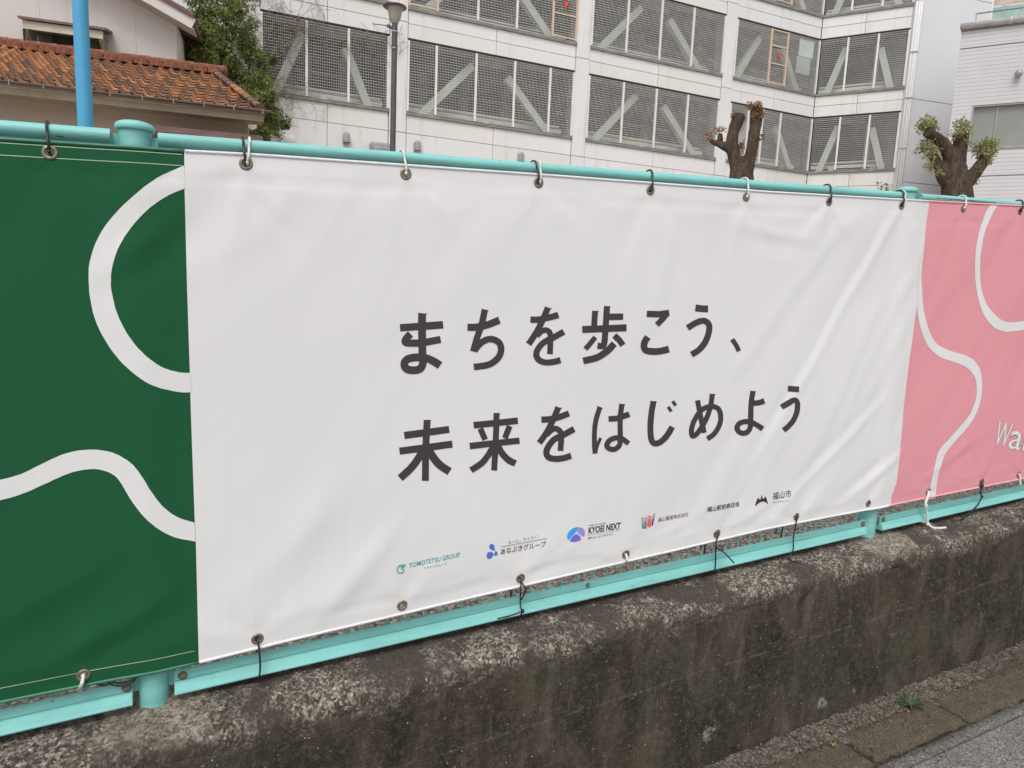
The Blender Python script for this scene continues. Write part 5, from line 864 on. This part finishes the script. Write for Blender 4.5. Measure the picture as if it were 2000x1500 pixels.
for zz_ in (0, -.32):
    mb = MB(); mb.tube([PC(x0, z0 + zz_, 1.2), PC(x0 + 9, z0 + zz_, 1.2)], .022, 8); mb.build('railing', M['metal_grey'], gb, smooth=True, loc=PC(x0, z0, 1.2))
for i in range(8):
    mb = MB(); mb.tube([PC(x0 + .02 + i * 1.2, ztop + .05, 1.2), PC(x0 + .02 + i * 1.2, z0, 1.2)], .018, 8); mb.build('railing_post', M['metal_grey'], gb, smooth=True, loc=PC(x0, z0, 1.2))
xg, zg = onC(1938, 20, 2.2)
glz = empty('roof_glazing', PC(xg, ztop, 2.2)); tag(glz, 'box of green tinted glass with coloured film on the roof of the grey building', 'glazing')
for i in range(6):
    for j in range(2):
        zb = ztop + .06 + j * 1.3; o = PC(xg + i * 1.25 + .02, zb, 2.2); mb = MB(); mb.box(o, EC * 1.2, NC * .02, UPZ * 1.25); mb.build('glass_panel', M['aqua'] if (j == 0 or (i * 7 + j * 3) % 4 == 0) else M['poster'], glz, loc=o)
    mb = MB(); o = PC(xg + i * 1.25 - .03, ztop + .05, 2.18); mb.box(o, EC * .05, NC * .06, UPZ * 2.65); mb.build('glazing_bar', M['mullion'], glz, loc=o)
# round camera on the grey wall
xc_, zc_ = onC(1989, 145); mb = MB(); c = PC(xc_, zc_, -.12)
for k_ in range(1): mb.tube([c + NC * .12, c + NC * .02], .07, 14)
pts = [c + NC * .02 + (-NC * (1 - math.cos(t)) * .0 - NC * math.sin(t) * .11) for t in (0, .3, .6, .9, 1.2, 1.5)]
mb.tube(pts, .11, 14, rs=[.11, .108, .095, .07, .042, .008]); o = mb.build('wall_light', M['metal_grey'], smooth=True, loc=c); tag(o, 'small round light with a silver cap on the grey tiled wall', 'light')

# ================================================================ HOUSE
HD = Vector((0.9921147, -0.12533323, 0)); HN = Vector((0.12533323, 0.9921147, 0))
def PH(a, z, d): return HD * a + HN * d + UPZ * (z + EYE)
def onH(px, py, d):
    r_ = at(px, py, 1) - Vector((0, 0, EYE)); s = d / r_.dot(HN); p = r_ * s; return p.dot(HD), p.z
hs = empty('house', PH(-3, -1.2, 14)); tag(hs, 'white plastered house with an orange clay tile lower roof and a small shaded window', 'house')
def hbox(a0, a1, z0, z1, d0, d1, m, name, par=None):
    mb = MB(); o = PH(a0, z0, d0); mb.box(o, HD * (a1 - a0), HN * (d1 - d0), UPZ * (z1 - z0)); return mb.build(name, m, par or hs, loc=o)
ED, EZ, EA = 13.5, 2.935, -.26; TN = .5; QD = 2.07
RDIR = (HN + UPZ * TN).normalized(); RNOR = (UPZ - HN * TN).normalized(); SLEN = QD / RDIR.dot(HN)
nr = 11; rp = SLEN / nr; cp = .183
# one S shaped tile
def tile_mesh():
    mb = MB(); nx = 8; L_ = rp * 1.16; g = []
    for layer in (0, 1):
        for j in range(2):
            for i in range(nx + 1):
                t = i / nx; x = (t - .0) * cp * 1.03; 
                h = .040 * math.cos(math.pi * min(1, t / .34)) if t < .34 else -.040 + .034 * ((t - .34) / .66) ** 2.4
                y = j * L_ - .02; zz_ = h + (.028 if j == 0 else .0) - layer * .014
                g.append(HD * x + RDIR * y + RNOR * zz_)
    W_ = nx + 1; f = []
    for i in range(nx): f += [(i, i + 1, W_ + i + 1, W_ + i), (2 * W_ + i, 3 * W_ + i, 3 * W_ + i + 1, 2 * W_ + i + 1), (i, 2 * W_ + i, 2 * W_ + i + 1, i + 1)]
    f += [(0, W_, 3 * W_, 2 * W_), (nx, 2 * W_ + nx, 3 * W_ + nx, W_ + nx)]
    me = bpy.data.meshes.new('roof_tile'); me.from_pydata([tuple(p) for p in g], [], f); me.materials.append(M['tile']); me.polygons.foreach_set('use_smooth', [True] * len(f)); me.update(); me.set_sharp_from_angle(angle=R(50)); return me
tme = tile_mesh(); rest = MB(); cnt = 0
tv = [v.co.copy() for v in tme.vertices]; tf = [tuple(p.vertices) for p in tme.polygons]
for r in range(nr):
    off = (r / nr) * QD * .444
    for c_i in range(60):
        a = EA - .19 - c_i * cp
        if a + cp > EA - off - .05: continue
        o = PH(a, EZ, ED) + RDIR * (r * rp) + RNOR * (.01 + random.uniform(-.003, .003)) + HD * random.uniform(-.004, .004)
        vis = a > -4.6
        if vis and cnt < 300: link('roof_tile', tme, hs, o); cnt += 1
        else: rest.add([v + o for v in tv], tf)
o = rest.build('roof_tile', M['tile'], hs, smooth=True, loc=PH(-6, EZ, ED)); o['kind'] = 'stuff'
# edge tiles down the right verge, ridge tiles, under-roof
for r in range(nr + 1):
    f0 = r / nr; base = PH(EA - f0 * QD * .444 - .15, EZ, ED) + RDIR * (r * rp) + RNOR * .035; d_ = (RDIR * 1.0 - HD * .40).normalized()
    mb = MB(); mb.tube([base, base + d_ * rp * .55, base + d_ * rp * 1.12], .09, 10, rs=[.105, .098, .085], flat=.6); mb.build('verge_tile', M['tile'], hs, smooth=True, loc=base, auto=50)
ra = EA - QD * .444 - .02
for c_i in range(26):
    a = ra - c_i * .26
    for lv in range(3):
        mb = MB(); o = PH(a + random.uniform(-.01, .01), EZ + TN * QD - .01 + lv * .038, ED + QD - .11 + lv * .015 + random.uniform(-.006, .006)); mb.box(o, HD * -.250, HN * (.26 - lv * .03), UPZ * .031); t = mb.build('ridge_course', M['ridge'], hs, loc=o)
    o = PH(a, EZ + TN * QD + .105 + random.uniform(-.004, .004), ED + QD); mb = MB(); mb.tube([o + HD * .02, o - HD * .12, o - HD * .25], .06, 10, rs=[.072, .066, .058]); mb.build('ridge_tile', M['ridge'], hs, smooth=True, loc=o, auto=50)
o = PH(ra + .06, EZ + TN * QD + .08, ED + QD - .05); mb = MB(); mb.tube([o - HD * .06, o, o + HD * .05], .10, 10, rs=[.08, .10, .05]); mb.build('end_tile', M['ridge'], hs, smooth=True, loc=o, auto=50)
mb = MB(); o = PH(-11, EZ - .03, ED); e = PH(EA - .1, EZ - .03, ED); e2 = PH(EA - .1 - QD * .444, EZ - .03 + TN * QD, ED + QD); o2 = PH(-11, EZ - .03 + TN * QD, ED + QD)
mb.add([o, e, e2, o2] + [p - UPZ * .06 for p in (o, e, e2, o2)], [(0, 1, 2, 3), (7, 6, 5, 4), (0, 4, 5, 1), (1, 5, 6, 2), (2, 6, 7, 3), (3, 7, 4, 0)]); mb.build('roof_board', M['soffit'], hs, loc=o)
# gutter with brackets, fascia, lower wall
mb = MB(); sec = [(0, 0), (.0, -.025), (.02, -.04), (.07, -.04), (.09, -.025), (.09, 0)]; A0_, A1_ = -11, EA + .04
vs = [PH(a, EZ - .015 + z, ED - .11 + y) for a in (A0_, A1_) for y, z in sec]; mb.add(vs, [(i, i + 1, i + 7, i + 6) for i in range(5)] + [(0, 6, 11, 5), tuple(range(6, 12)), tuple(range(5, -1, -1))]); mb.build('gutter', M['gutter'], hs, loc=vs[0])
gx = EA - .12
while gx > -9:
    hbox(gx, gx + .014, EZ - .09, EZ - .01, ED - .118, ED - .112, M['soffit'], 'gutter_bracket'); gx -= .475
hbox(-11, EA - .1, EZ - .20, EZ - .09, ED + .02, ED + .05, M['soffit'], 'fascia_board')
hbox(-11, EA - .14, EZ - .15, EZ - .135, ED + .05, ED + .62, M['soffit'], 'eave_board')
for i in range(5): hbox(-11 + i * 2.07 + (.003 if i else 0), -11 + (i + 1) * 2.07 - .003, -1.4, EZ - .15, ED + .6, ED + .78, M['plaster_low'], 'lower_wall')
# low lean-to roof right of the post
a0, z0 = onH(297, 243, 13.0); a1, z1 = onH(507, 265, 13.0)
for i in range(3): hbox(a0 - .05 * i, a1 + .05, z0 - .05 - i * .05, z0 - .015 - i * .05, 12.95 - i * .12, 14.0, M['brown_metal'], 'canopy_sheet')
# upper wall, gable and window
UD = 16.7
aw, _ = onH(345, 100, UD); 
wa0, wz0 = onH(46, 100, UD - .02); wa1, wzt = onH(197, 90, UD - .02); _, wzt = onH(120, 63, UD - .02)
def up(a0, a1, z0, z1): return hbox(a0, a1, z0, z1, UD, UD + .2, M['plaster'], 'upper_wall')
jx = [onH(px, 40, UD)[0] for px in (78, 265)]
segs = [-11.0, jx[0] - 1.9, wa0, wa1, jx[1], aw]
up(-11, jx[0] - 1.9 - .004, -1, 8.6); up(jx[0] - 1.9, wa0, -1, 8.0); up(wa0, wa1, -1, 3.5); up(wa0, jx[0] - .003, wzt, 8.0); up(jx[0], wa1, wzt, 7.7)
ga0, gz0 = onH(296, 0, UD - .5); ga1, gz1 = onH(378, 47, UD - .5); gs = (gz1 - gz0) / (ga1 - ga0)
def gz(a): return gz0 + gs * (a - ga0)
mb = MB()
for (x0, x1) in ((wa1, jx[1] - .003), (jx[1], aw)):
    mb2 = MB(); v = [PH(x0, -1, UD), PH(x1, -1, UD), PH(x1, gz(x1) - .05, UD), PH(x0, gz(x0) - .05, UD)]; v += [p + HN * .2 for p in v]
    mb2.add(v, [(3, 2, 1, 0), (4, 5, 6, 7), (0, 1, 5, 4), (1, 2, 6, 5), (2, 3, 7, 6), (3, 0, 4, 7)]); mb2.build('upper_wall', M['plaster'], hs, loc=v[0])
hbox(aw - .2, aw, -1, gz(aw) - .06, UD + .2, UD + 7, M['plaster'], 'side_wall')
def rakebeam(w1, w2, dz, dd, m, nm):
    p = PH(ga1, gz1 + dz, UD - .5 + dd); q = PH(ga1 - 4.2, gz(ga1 - 4.2) + dz, UD - .5 + dd); mb = MB(); mb.beam(p, q, w1, w2, HN); mb.build(nm, m, hs, loc=p)
rakebeam(.03, .20, 0, 0, M['plaster'], 'barge_board'); rakebeam(7.6, .05, .13, 3.75, M['brown_metal'], 'upper_roof'); rakebeam(.06, .06, .17, -.03, M['brown_metal'], 'verge_trim'); rakebeam(.5, .02, -.09, .25, M['cream_board'], 'gable_soffit')
wn = hbox(wa0 + .02, wa1 - .02, wz0 - .6, wz0 - .56, UD + .03, UD + .12, M['gutter'], 'window')
xsw = [wa0 + .04, wa0 + .04 + (wa1 - wa0 - .08) * .36, wa0 + .04 + (wa1 - wa0 - .08) * .68, wa1 - .04]
for i, (a, b) in enumerate(zip(xsw, xsw[1:])):
    hbox(a + .01, b - .01, wz0 - .56, wzt - .05, UD + .10, UD + .11, M['pane'] if i != 1 else M['pane_dark'], 'pane', wn)
for a in xsw: hbox(a - .018, a + .018, wz0 - .6, wzt - .02, UD + .04, UD + .095, M['gutter'], 'sash', wn)
hbox(wa0 + .04, wa1 - .04, wzt - .05, wzt - .01, UD + .04, UD + .12, M['gutter'], 'sash', wn)
aa0, az0 = onH(35, 34, UD - .55); aa1, az1 = onH(207, 61.5, UD - .55); az0 = (az0 + az1) / 2
aw_ = MB(); p = PH(aa0, az0, UD - .58); aw_.box(p, HD * (aa1 - aa0), HN * .6 + UPZ * .12, UPZ * .045); awn = aw_.build('awning', M['brown_metal'], hs, loc=p)
_, f1 = onH(120, 63, UD - .5); hbox(aa0 + .06, aa1 - .06, az0 - .16, az0 - .01, UD - .53, UD - .50, M['cream_board'], 'awning_fascia', awn); hbox(aa0 + .08, aa1 - .08, az0 - .06, az0 - .04, UD - .5, UD, M['soffit'], 'awning_soffit', awn)
for a in (aa0 + .1, aa1 - .14):
    mb = MB(); v = [PH(a, az0 - .05, UD - .5), PH(a, az0 - .05, UD), PH(a, az0 - .62, UD), PH(a, az0 - .20, UD - .5)]; v += [q + HD * .04 for q in v]; mb.add(v, [(0, 1, 2, 3), (7, 6, 5, 4), (0, 4, 5, 1), (1, 5, 6, 2), (2, 6, 7, 3), (3, 7, 4, 0)]); mb.build('awning_bracket', M['soffit'], awn, loc=v[0])
# round floodlight by the corner of the house
c = at(492, 244, 13.3); mb = MB(); mb.tube([c, c + HN * .02, c + HN * .06, c + HN * .12], .09, 16, rs=[.088, .09, .075, .03]); o = mb.build('floodlight', M['white_lamp'], smooth=True, loc=c, auto=40)
mb = MB(); mb.tube([c + HN * .1, c + HN * .25 + HD * -.2], .02, 6); mb.build('arm', M['gutter'], o, loc=c); tag(o, 'round white floodlight under the right end of the tiled roof', 'light')

# ================================================================ PARK THINGS
def ground_z(p): return slope(p.x) + EYE - .93
# lamp post
c = at(771, 46, 9.6); base = Vector((c.x, c.y, ground_z(c))); lp = empty('lamp_post', base); tag(lp, 'dark park lamp post with a flat shade and a frosted conical lantern', 'lamp')
mb = MB(); mb.tube([base, base + UPZ * .5, Vector((c.x, c.y, c.z))], .04, 14, rs=[.055, .043, .040]); mb.tube([base + UPZ * (c.z - base.z) * .93, base + UPZ * ((c.z - base.z) * .93 + .01)], .05, 14); mb.build('pole', M['lamp_post'], lp, smooth=True, loc=base, auto=40)
ztop_ = (at(771, 16, 9.6).z - c.z); mb = MB(); mb.tube([c, c + UPZ * .03, c + UPZ * (ztop_ * .25), c + UPZ * ztop_], .1, 20, rs=[.045, .062, .078, .108]); mb.build('lantern', M['lamp_glass'], lp, smooth=True, loc=c, auto=40)
t = c + UPZ * ztop_; mb = MB(); mb.tube([t - UPZ * .006, t, t + UPZ * .012, t + UPZ * .035, t + UPZ * .05], .1, 28, rs=[.158, .166, .160, .05, .02]); mb.build('shade', M['lamp_post'], lp, smooth=True, loc=t, auto=40)
for dz in (-.10, -.32):
    mb = MB(); mb.tube([c + UPZ * dz, c + UPZ * (dz - .02)], .046, 14); mb.build('band', M['metal_grey'], lp, smooth=True, loc=c)
# light blue pole
p0 = at(167, 243, 4.6); p1 = p0 + UPZ * 1.2; d = (p1 - p0); b0 = p0 + d * ((ground_z(p0) - p0.z) / d.z); mb = MB(); mb.tube([b0, p0, p1, p1 + d * 1.4], .0465, 24); o = mb.build('blue_pole', M['blue'], smooth=True, loc=b0, auto=40); tag(o, 'plain light blue painted pole standing behind the fence at the left', 'pole')
# overhead cable
mb = MB(); e = at(757, 50, zA(757, 50, -.3)); s0 = at(610, -20, 20.5); pts = [s0 + (e - s0) * (i / 12) - UPZ * (.25 * math.sin(math.pi * i / 12)) for i in range(13)]; mb.tube(pts, .012, 6); mb.tube([e, e + (e - s0).normalized() * .25], .05, 8); o = mb.build('overhead_cable', M['gutter'], smooth=True, loc=s0); tag(o, 'thin overhead cable ending in an insulator on the white wall beside the lamp', 'cable')

# pollarded trees ---------------------------------------------------------------
def trunk_mesh(branches, res, amp, seed):
    mb = MB()
    for pts, rs in branches: mb.tube(cr(pts, 5), 1, 12, rs=[rs[0] + (rs[-1] - rs[0]) * 0 if False else np.interp(i / (5 * (len(pts) - 1)), np.linspace(0, 1, len(rs)), rs) for i in range(5 * (len(pts) - 1) + 1)])
    me = bpy.data.meshes.new('tmp'); me.from_pydata([tuple(p) for p in mb.v], [], mb.f); o = bpy.data.objects.new('tmp', me); S.collection.objects.link(o)
    m = o.modifiers.new('r', 'REMESH'); m.mode = 'VOXEL'; m.voxel_size = res; m2 = o.modifiers.new('s', 'SMOOTH'); m2.iterations = 3; m2.factor = .5
    bpy.context.view_layer.update(); me2 = bpy.data.meshes.new_from_object(o.evaluated_get(bpy.context.evaluated_depsgraph_get())); bpy.data.objects.remove(o)
    co = [v.co + v.normal * (amp * noise.fractal(Vector((v.co.x * 9, v.co.y * 9, v.co.z * 4 + seed)), .7, 2, 4) + amp * 1.3 * noise.noise(v.co * 3.2)) for v in me2.vertices]
    for v, c_ in zip(me2.vertices, co): v.co = c_
    me2.polygons.foreach_set('use_smooth', [True] * len(me2.polygons)); me2.materials.clear(); me2.materials.append(M['bark']); return me2
def rebase(me, b):
    for v in me.vertices: v.co -= b
def leaf(mb, c, L, wd, dr, up_):
    s = dr.cross(up_); s = s.normalized() if s.length > .01 else Vector((1, 0, 0)); mb.add([c, c + dr * L * .5 - s * wd + up_ * L * .08, c + dr * L, c + dr * L * .5 + s * wd + up_ * L * .08], [(0, 1, 2, 3)])
def tuft(mb, c, r, n, L):
    for i in range(n):
        d = Vector((random.gauss(0, 1), random.gauss(0, 1), random.gauss(.2, 1))).normalized(); q = c + d * r * random.uniform(.25, 1) ** .8
        dr = (d + Vector((random.gauss(0, .7), random.gauss(0, .7), random.gauss(0, .7)))).normalized(); leaf(mb, q, L * random.uniform(.6, 1.1), L * .26, dr, Vector((random.gauss(0, .5), random.gauss(0, .5), 1)).normalized())
def tree(lab, branches, z, res, amp, seed, tufts, leafm_, tw=()):
    br = [([at(px, py, z + dz) for px, py, dz in pts], rs) for pts, rs in branches]
    b0 = br[0][0][0]; base = Vector((b0.x, b0.y, ground_z(b0))); br[0] = ([base] + br[0][0], [br[0][1][0] * 1.25] + list(br[0][1]))
    r = empty('pollarded_tree', base); tag(r, lab, 'tree', 'pollarded trees behind the fence')
    me = trunk_mesh(br, res, amp, seed); rebase(me, base); link('trunk', me, r, base)
    for (m_, ts) in ((leafm_, tufts), (M['twig'], tw)):
        for px, py, dz, rr, n, L in ts: mb = MB(); tuft(mb, at(px, py, z + dz), rr, n, L); mb.build('leaf_tuft', m_, r, loc=at(px, py, z + dz))['kind'] = 'stuff'
    mt = MB(); rt = random.Random(seed)
    for px, py, dz, rr, n, L in tufts:
        c_ = at(px, py, z + dz)
        for i in range(9):
            d = Vector((rt.gauss(0, 1), rt.gauss(0, 1), rt.gauss(.5, .8))).normalized(); mt.tube([c_ - d * rr * .5, c_ + d * rr * .3 + Vector((rt.gauss(0, .01), 0, rt.gauss(0, .01))), c_ + d * rr * 1.1], .003, 4, rs=[.005, .0035, .0015])
    o = mt.build('twigs', M['twig'], r, loc=base); o['kind'] = 'stuff'
    return r
Z2 = 8.6; q = Z2 / 1331.84
tree('brown pollarded tree with two upright stumps, rusty moss and a few dry leaves',
     [([(1447, 420, 0), (1447, 345, 0), (1446, 326, 0)], [25 * q, 23 * q, 20 * q]),
      ([(1440, 330, 0), (1433, 300, 0), (1430, 272, 0), (1436, 246, 0), (1446, 226, 0)], [15 * q, 13 * q, 11.5 * q, 11.5 * q, 11 * q]),
      ([(1457, 332, -.03), (1466, 300, -.10), (1473, 270, -.12), (1477, 240, -.10), (1479, 214, -.08)], [14 * q, 12 * q, 11.5 * q, 11 * q, 12 * q]),
      ([(1430, 292, 0), (1414, 285, .02), (1400, 281, .05), (1386, 274, .05)], [10 * q, 7.5 * q, 6 * q, 4 * q]),
      ([(1404, 282, .05), (1406, 268, .05), (1407, 260, .05)], [7 * q, 6 * q, 5 * q]), ([(1484, 275, -.1), (1490, 271, -.1)], [4.5 * q, 3 * q])],
     Z2, .016, .010, 3, [(1433, 226, -.03, .04, 90, .03), (1478, 210, -.12, .07, 260, .03), (1465, 207, -.05, .05, 110, .03), (1484, 224, -.15, .05, 120, .03), (1474, 226, -.16, .04, 80, .03), (1385, 268, 0, .045, 50, .035), (1402, 255, .05, .05, 50, .035), (1413, 254, .05, .03, 26, .035), (1448, 285, 0, .035, 40, .04), (1489, 268, 0, .03, 25, .035)], M['leaf_rust'])
Z3 = 9.2; q = Z3 / 1331.84
tree('mossy pollarded tree with short stumps and tufts of fresh green leaves',
     [([(1870, 440, 0), (1869, 375, 0), (1867, 350, 0), (1864, 325, 0)], [26.9 * q, 25.7 * q, 23.4 * q, 19.9 * q]),
      ([(1864, 335, 0), (1854, 300, 0), (1838, 278, 0), (1822, 264, -.05), (1810, 257, -.1)], [16.4 * q, 12.9 * q, 11.1 * q, 9.9 * q, 10.5 * q]),
      ([(1868, 330, .05), (1872, 305, .05), (1875, 285, .05), (1877, 262, .05)], [16.4 * q, 12.9 * q, 12.9 * q, 14.0 * q]),
      ([(1858, 362, 0), (1842, 345, 0), (1830, 318, 0), (1817, 298, 0)], [14.0 * q, 11.7 * q, 9.4 * q, 8.2 * q]),
      ([(1882, 362, 0), (1900, 342, 0), (1916, 322, 0), (1925, 304, 0)], [14.0 * q, 12.9 * q, 11.7 * q, 10.5 * q])],
     Z3, .018, .011, 8, [(1810, 243, -.05, .11, 150, .05), (1800, 250, 0, .08, 80, .05), (1824, 246, 0, .07, 60, .05), (1812, 285, 0, .12, 190, .05), (1800, 296, 0, .08, 70, .05), (1822, 300, -.05, .1, 110, .05), (1818, 325, -.08, .08, 60, .05), (1876, 246, .03, .10, 130, .05), (1888, 256, -.03, .08, 80, .05), (1868, 262, -.05, .07, 50, .05), (1891, 278, -.05, .05, 40, .05), (1924, 290, -.03, .14, 260, .05), (1938, 288, 0, .10, 140, .05), (1912, 296, 0, .09, 90, .05), (1930, 312, -.06, .08, 80, .05), (1912, 332, -.06, .05, 30, .05), (1905, 355, -.05, .05, 26, .04), (1835, 338, -.1, .05, 26, .05)], M['leaf_young'])
# evergreen tree between house and parking building
ZE = 17.3
b0 = at(470, 330, ZE); base = Vector((b0.x, b0.y, ground_z(b0))); ev = empty('evergreen_tree', base); tag(ev, 'dark leafy evergreen tree growing between the tiled house and the parking building', 'tree')
brs = [([base, at(460, 250, ZE), at(440, 150, ZE), at(420, 60, ZE)], [.2, .16, .11, .05]), ([at(455, 220, ZE), at(490, 170, ZE), at(500, 110, ZE)], [.11, .07, .03]), ([at(450, 190, ZE), at(400, 120, ZE), at(370, 90, ZE)], [.09, .06, .03]), ([at(462, 250, ZE), at(500, 225, ZE), at(530, 200, ZE)], [.09, .05, .03])]
mb = MB()
for p_, r_ in brs: pp = cr(p_, 5); mb.tube(pp, 1, 8, rs=list(np.interp(np.linspace(0, 1, len(pp)), np.linspace(0, 1, len(r_)), r_)))
for i in range(26):
    a = at(random.uniform(380, 510), random.uniform(40, 230), ZE + random.uniform(-.4, .4)); b = a + Vector((random.uniform(-.6, .6), random.uniform(-.3, .3), random.uniform(.1, .7))); mb.tube(cr([a, (a + b) / 2 + Vector((.05, 0, .08)), b], 4), .014, 5)
mb.build('trunk', M['bark'], ev, smooth=True, loc=base)
CL = [(350, 92, 22), (352, 112, 16), (378, 116, 20), (372, 72, 30), (392, 20, 42), (430, 20, 45), (455, 30, 35), (365, 50, 26), (400, 55, 42), (440, 60, 45), (475, 60, 30), (355, 70, 22), (385, 88, 36), (425, 95, 45), (465, 95, 40), (490, 95, 28), (365, 100, 22), (400, 118, 28), (440, 125, 40), (480, 130, 40), (505, 125, 22), (345, 106, 14), (455, 155, 36), (490, 165, 38), (515, 160, 20), (500, 195, 34), (525, 190, 20), (515, 220, 28), (540, 232, 22), (505, 245, 28), (535, 250, 22), (480, 225, 26), (490, 262, 26), (520, 268, 20), (555, 245, 10), (425, -20, 55), (385, -15, 40), (465, -10, 40), (450, 200, 30), (532, 120, 6), (470, 290, 40), (510, 300, 30)]
mb = MB(); rr = random.Random(5); CC = [(at(px, py, ZE + rr.uniform(-.5, .5)), r_ * ZE / 1331.84) for px, py, r_ in CL] + [(at(px, py, 15.6), r_ * 15.6 / 1331.84) for px, py, r_ in [(350, 92, 14), (358, 70, 18), (366, 104, 20), (378, 84, 22), (392, 108, 20), (374, 62, 14), (398, 74, 22), (408, 100, 22), (392, 50, 16), (346, 112, 10)]]
for c_, r_ in CC:
    sub = [(c_ + Vector((rr.gauss(0, 1), rr.gauss(0, 1), rr.gauss(0, 1))).normalized() * r_ * rr.uniform(.3, .95), r_ * rr.uniform(.22, .40)) for _ in range(11)]
    for sc_, sr in sub:
        for i in range(int(30 + 260 * sr)):
            d = Vector((rr.gauss(0, 1), rr.gauss(0, 1), rr.gauss(.15, .8))).normalized(); qp = sc_ + d * sr * rr.uniform(.35, 1.05)
            dr = (d + Vector((rr.gauss(0, .5), rr.gauss(0, .5), rr.gauss(-.35, .5)))).normalized(); L_ = rr.uniform(.07, .125); up_ = (UPZ + Vector((rr.gauss(0, .4), rr.gauss(0, .4), 0))).normalized(); s = dr.cross(up_); s = s.normalized() if s.length > .01 else HD
            mb.add([qp, qp + dr * L_ * .5 - s * .021 + up_ * .006, qp + dr * L_, qp + dr * L_ * .5 + s * .021 + up_ * .006], [(0, 1, 2, 3)])
o = mb.build('crown', M['leaf_dark'], ev, loc=base)
# bush peeping over the lower roof at the far left
c0 = at(8, 66, 17.2); r = empty('bush', Vector((c0.x, c0.y, 1))); tag(r, 'sparse leafy bush showing above the roof ridge at the far left', 'bush')
mb = MB(); mt = MB()
for (px, py, r_) in ((4, 55, .12), (14, 66, .14), (22, 68, .09), (-8, 60, .2), (6, 78, .22), (0, 48, .07)): tuft(mb, at(px, py, 17.2), r_, 55, .09)
mb.build('foliage', M['leaf_dark'], r, loc=c0)
for px in (2, 12, 20): mt.tube([at(6, 120, 17.2), at(px, 60, 17.2)], .01, 5)
mt.build('stem', M['twig'], r, loc=c0)
# dry climbing vine on the left bay and wall
mb = MB(); rv = random.Random(11)
def vine(px, py, ang, L, n, thick, dpt=-.08, lev=0):
    pts = []; x, y = px, py; a = ang
    for i in range(n):
        pts.append(at(x, y, zA(x, y, dpt + rv.uniform(-.03, .02)))); a += rv.gauss(0, .38); x += math.cos(a) * L; y -= math.sin(a) * L
        if lev < 2 and rv.random() < .30: vine(x, y, a + rv.choice((-1, 1)) * rv.uniform(.5, 1.2), L * .8, int(n * .55), thick * .7, dpt, lev + 1)
        if y < -25: break
    if len(pts) > 2: mb.tube(pts, thick, 4, cap=False, rs=[thick * (1 - .6 * i / len(pts)) for i in range(len(pts))])
for i in range(30): vine(rv.uniform(512, 575), rv.uniform(80, 250), rv.uniform(1.2, 2.1), 8, 14, .008)
for i in range(70):
    vx = rv.uniform(515, 745); vine(vx, 32 + (vx - 510) * .158 + rv.uniform(0, 45), rv.uniform(-1.5, .5), 5, 9, .006)
for i in range(12): vine(rv.uniform(480, 620), rv.uniform(0, 60), rv.uniform(.6, 2.5), 8, 12, .009)
for i in range(5): vine(rv.uniform(745, 800), rv.uniform(70, 110), rv.uniform(-.5, .5) + math.pi * (i % 2), 6, 8, .008)
for i in range(3): vine(rv.uniform(570, 670), rv.uniform(205, 222), rv.uniform(-2.0, -1.2), 5, 9, .005)
for i in range(10): vine(rv.uniform(300, 345), rv.uniform(60, 110), rv.uniform(1.6, 2.8), 6, 8, .007, -3.9)
o = mb.build('dry_vine', M['twig'], loc=mb.v[0]); tag(o, 'dry leafless climbing vine tangled over the leftmost grated opening', 'vine')
# scrap of green behind the right post
c0 = at(1725, 366, 12); mb = MB(); 
for px, py in ((1718, 362), (1728, 366), (1738, 368), (1724, 372)): tuft(mb, at(px, py, 12), .05, 14, .06)
for px in (1722, 1732): mb.tube([at(px, 420, 12), at(px, 366, 12)], .008, 5)
o = mb.build('shrub', M['leaf_dark'], loc=c0); tag(o, 'small shrub top showing over the rail just left of the right post', 'shrub')
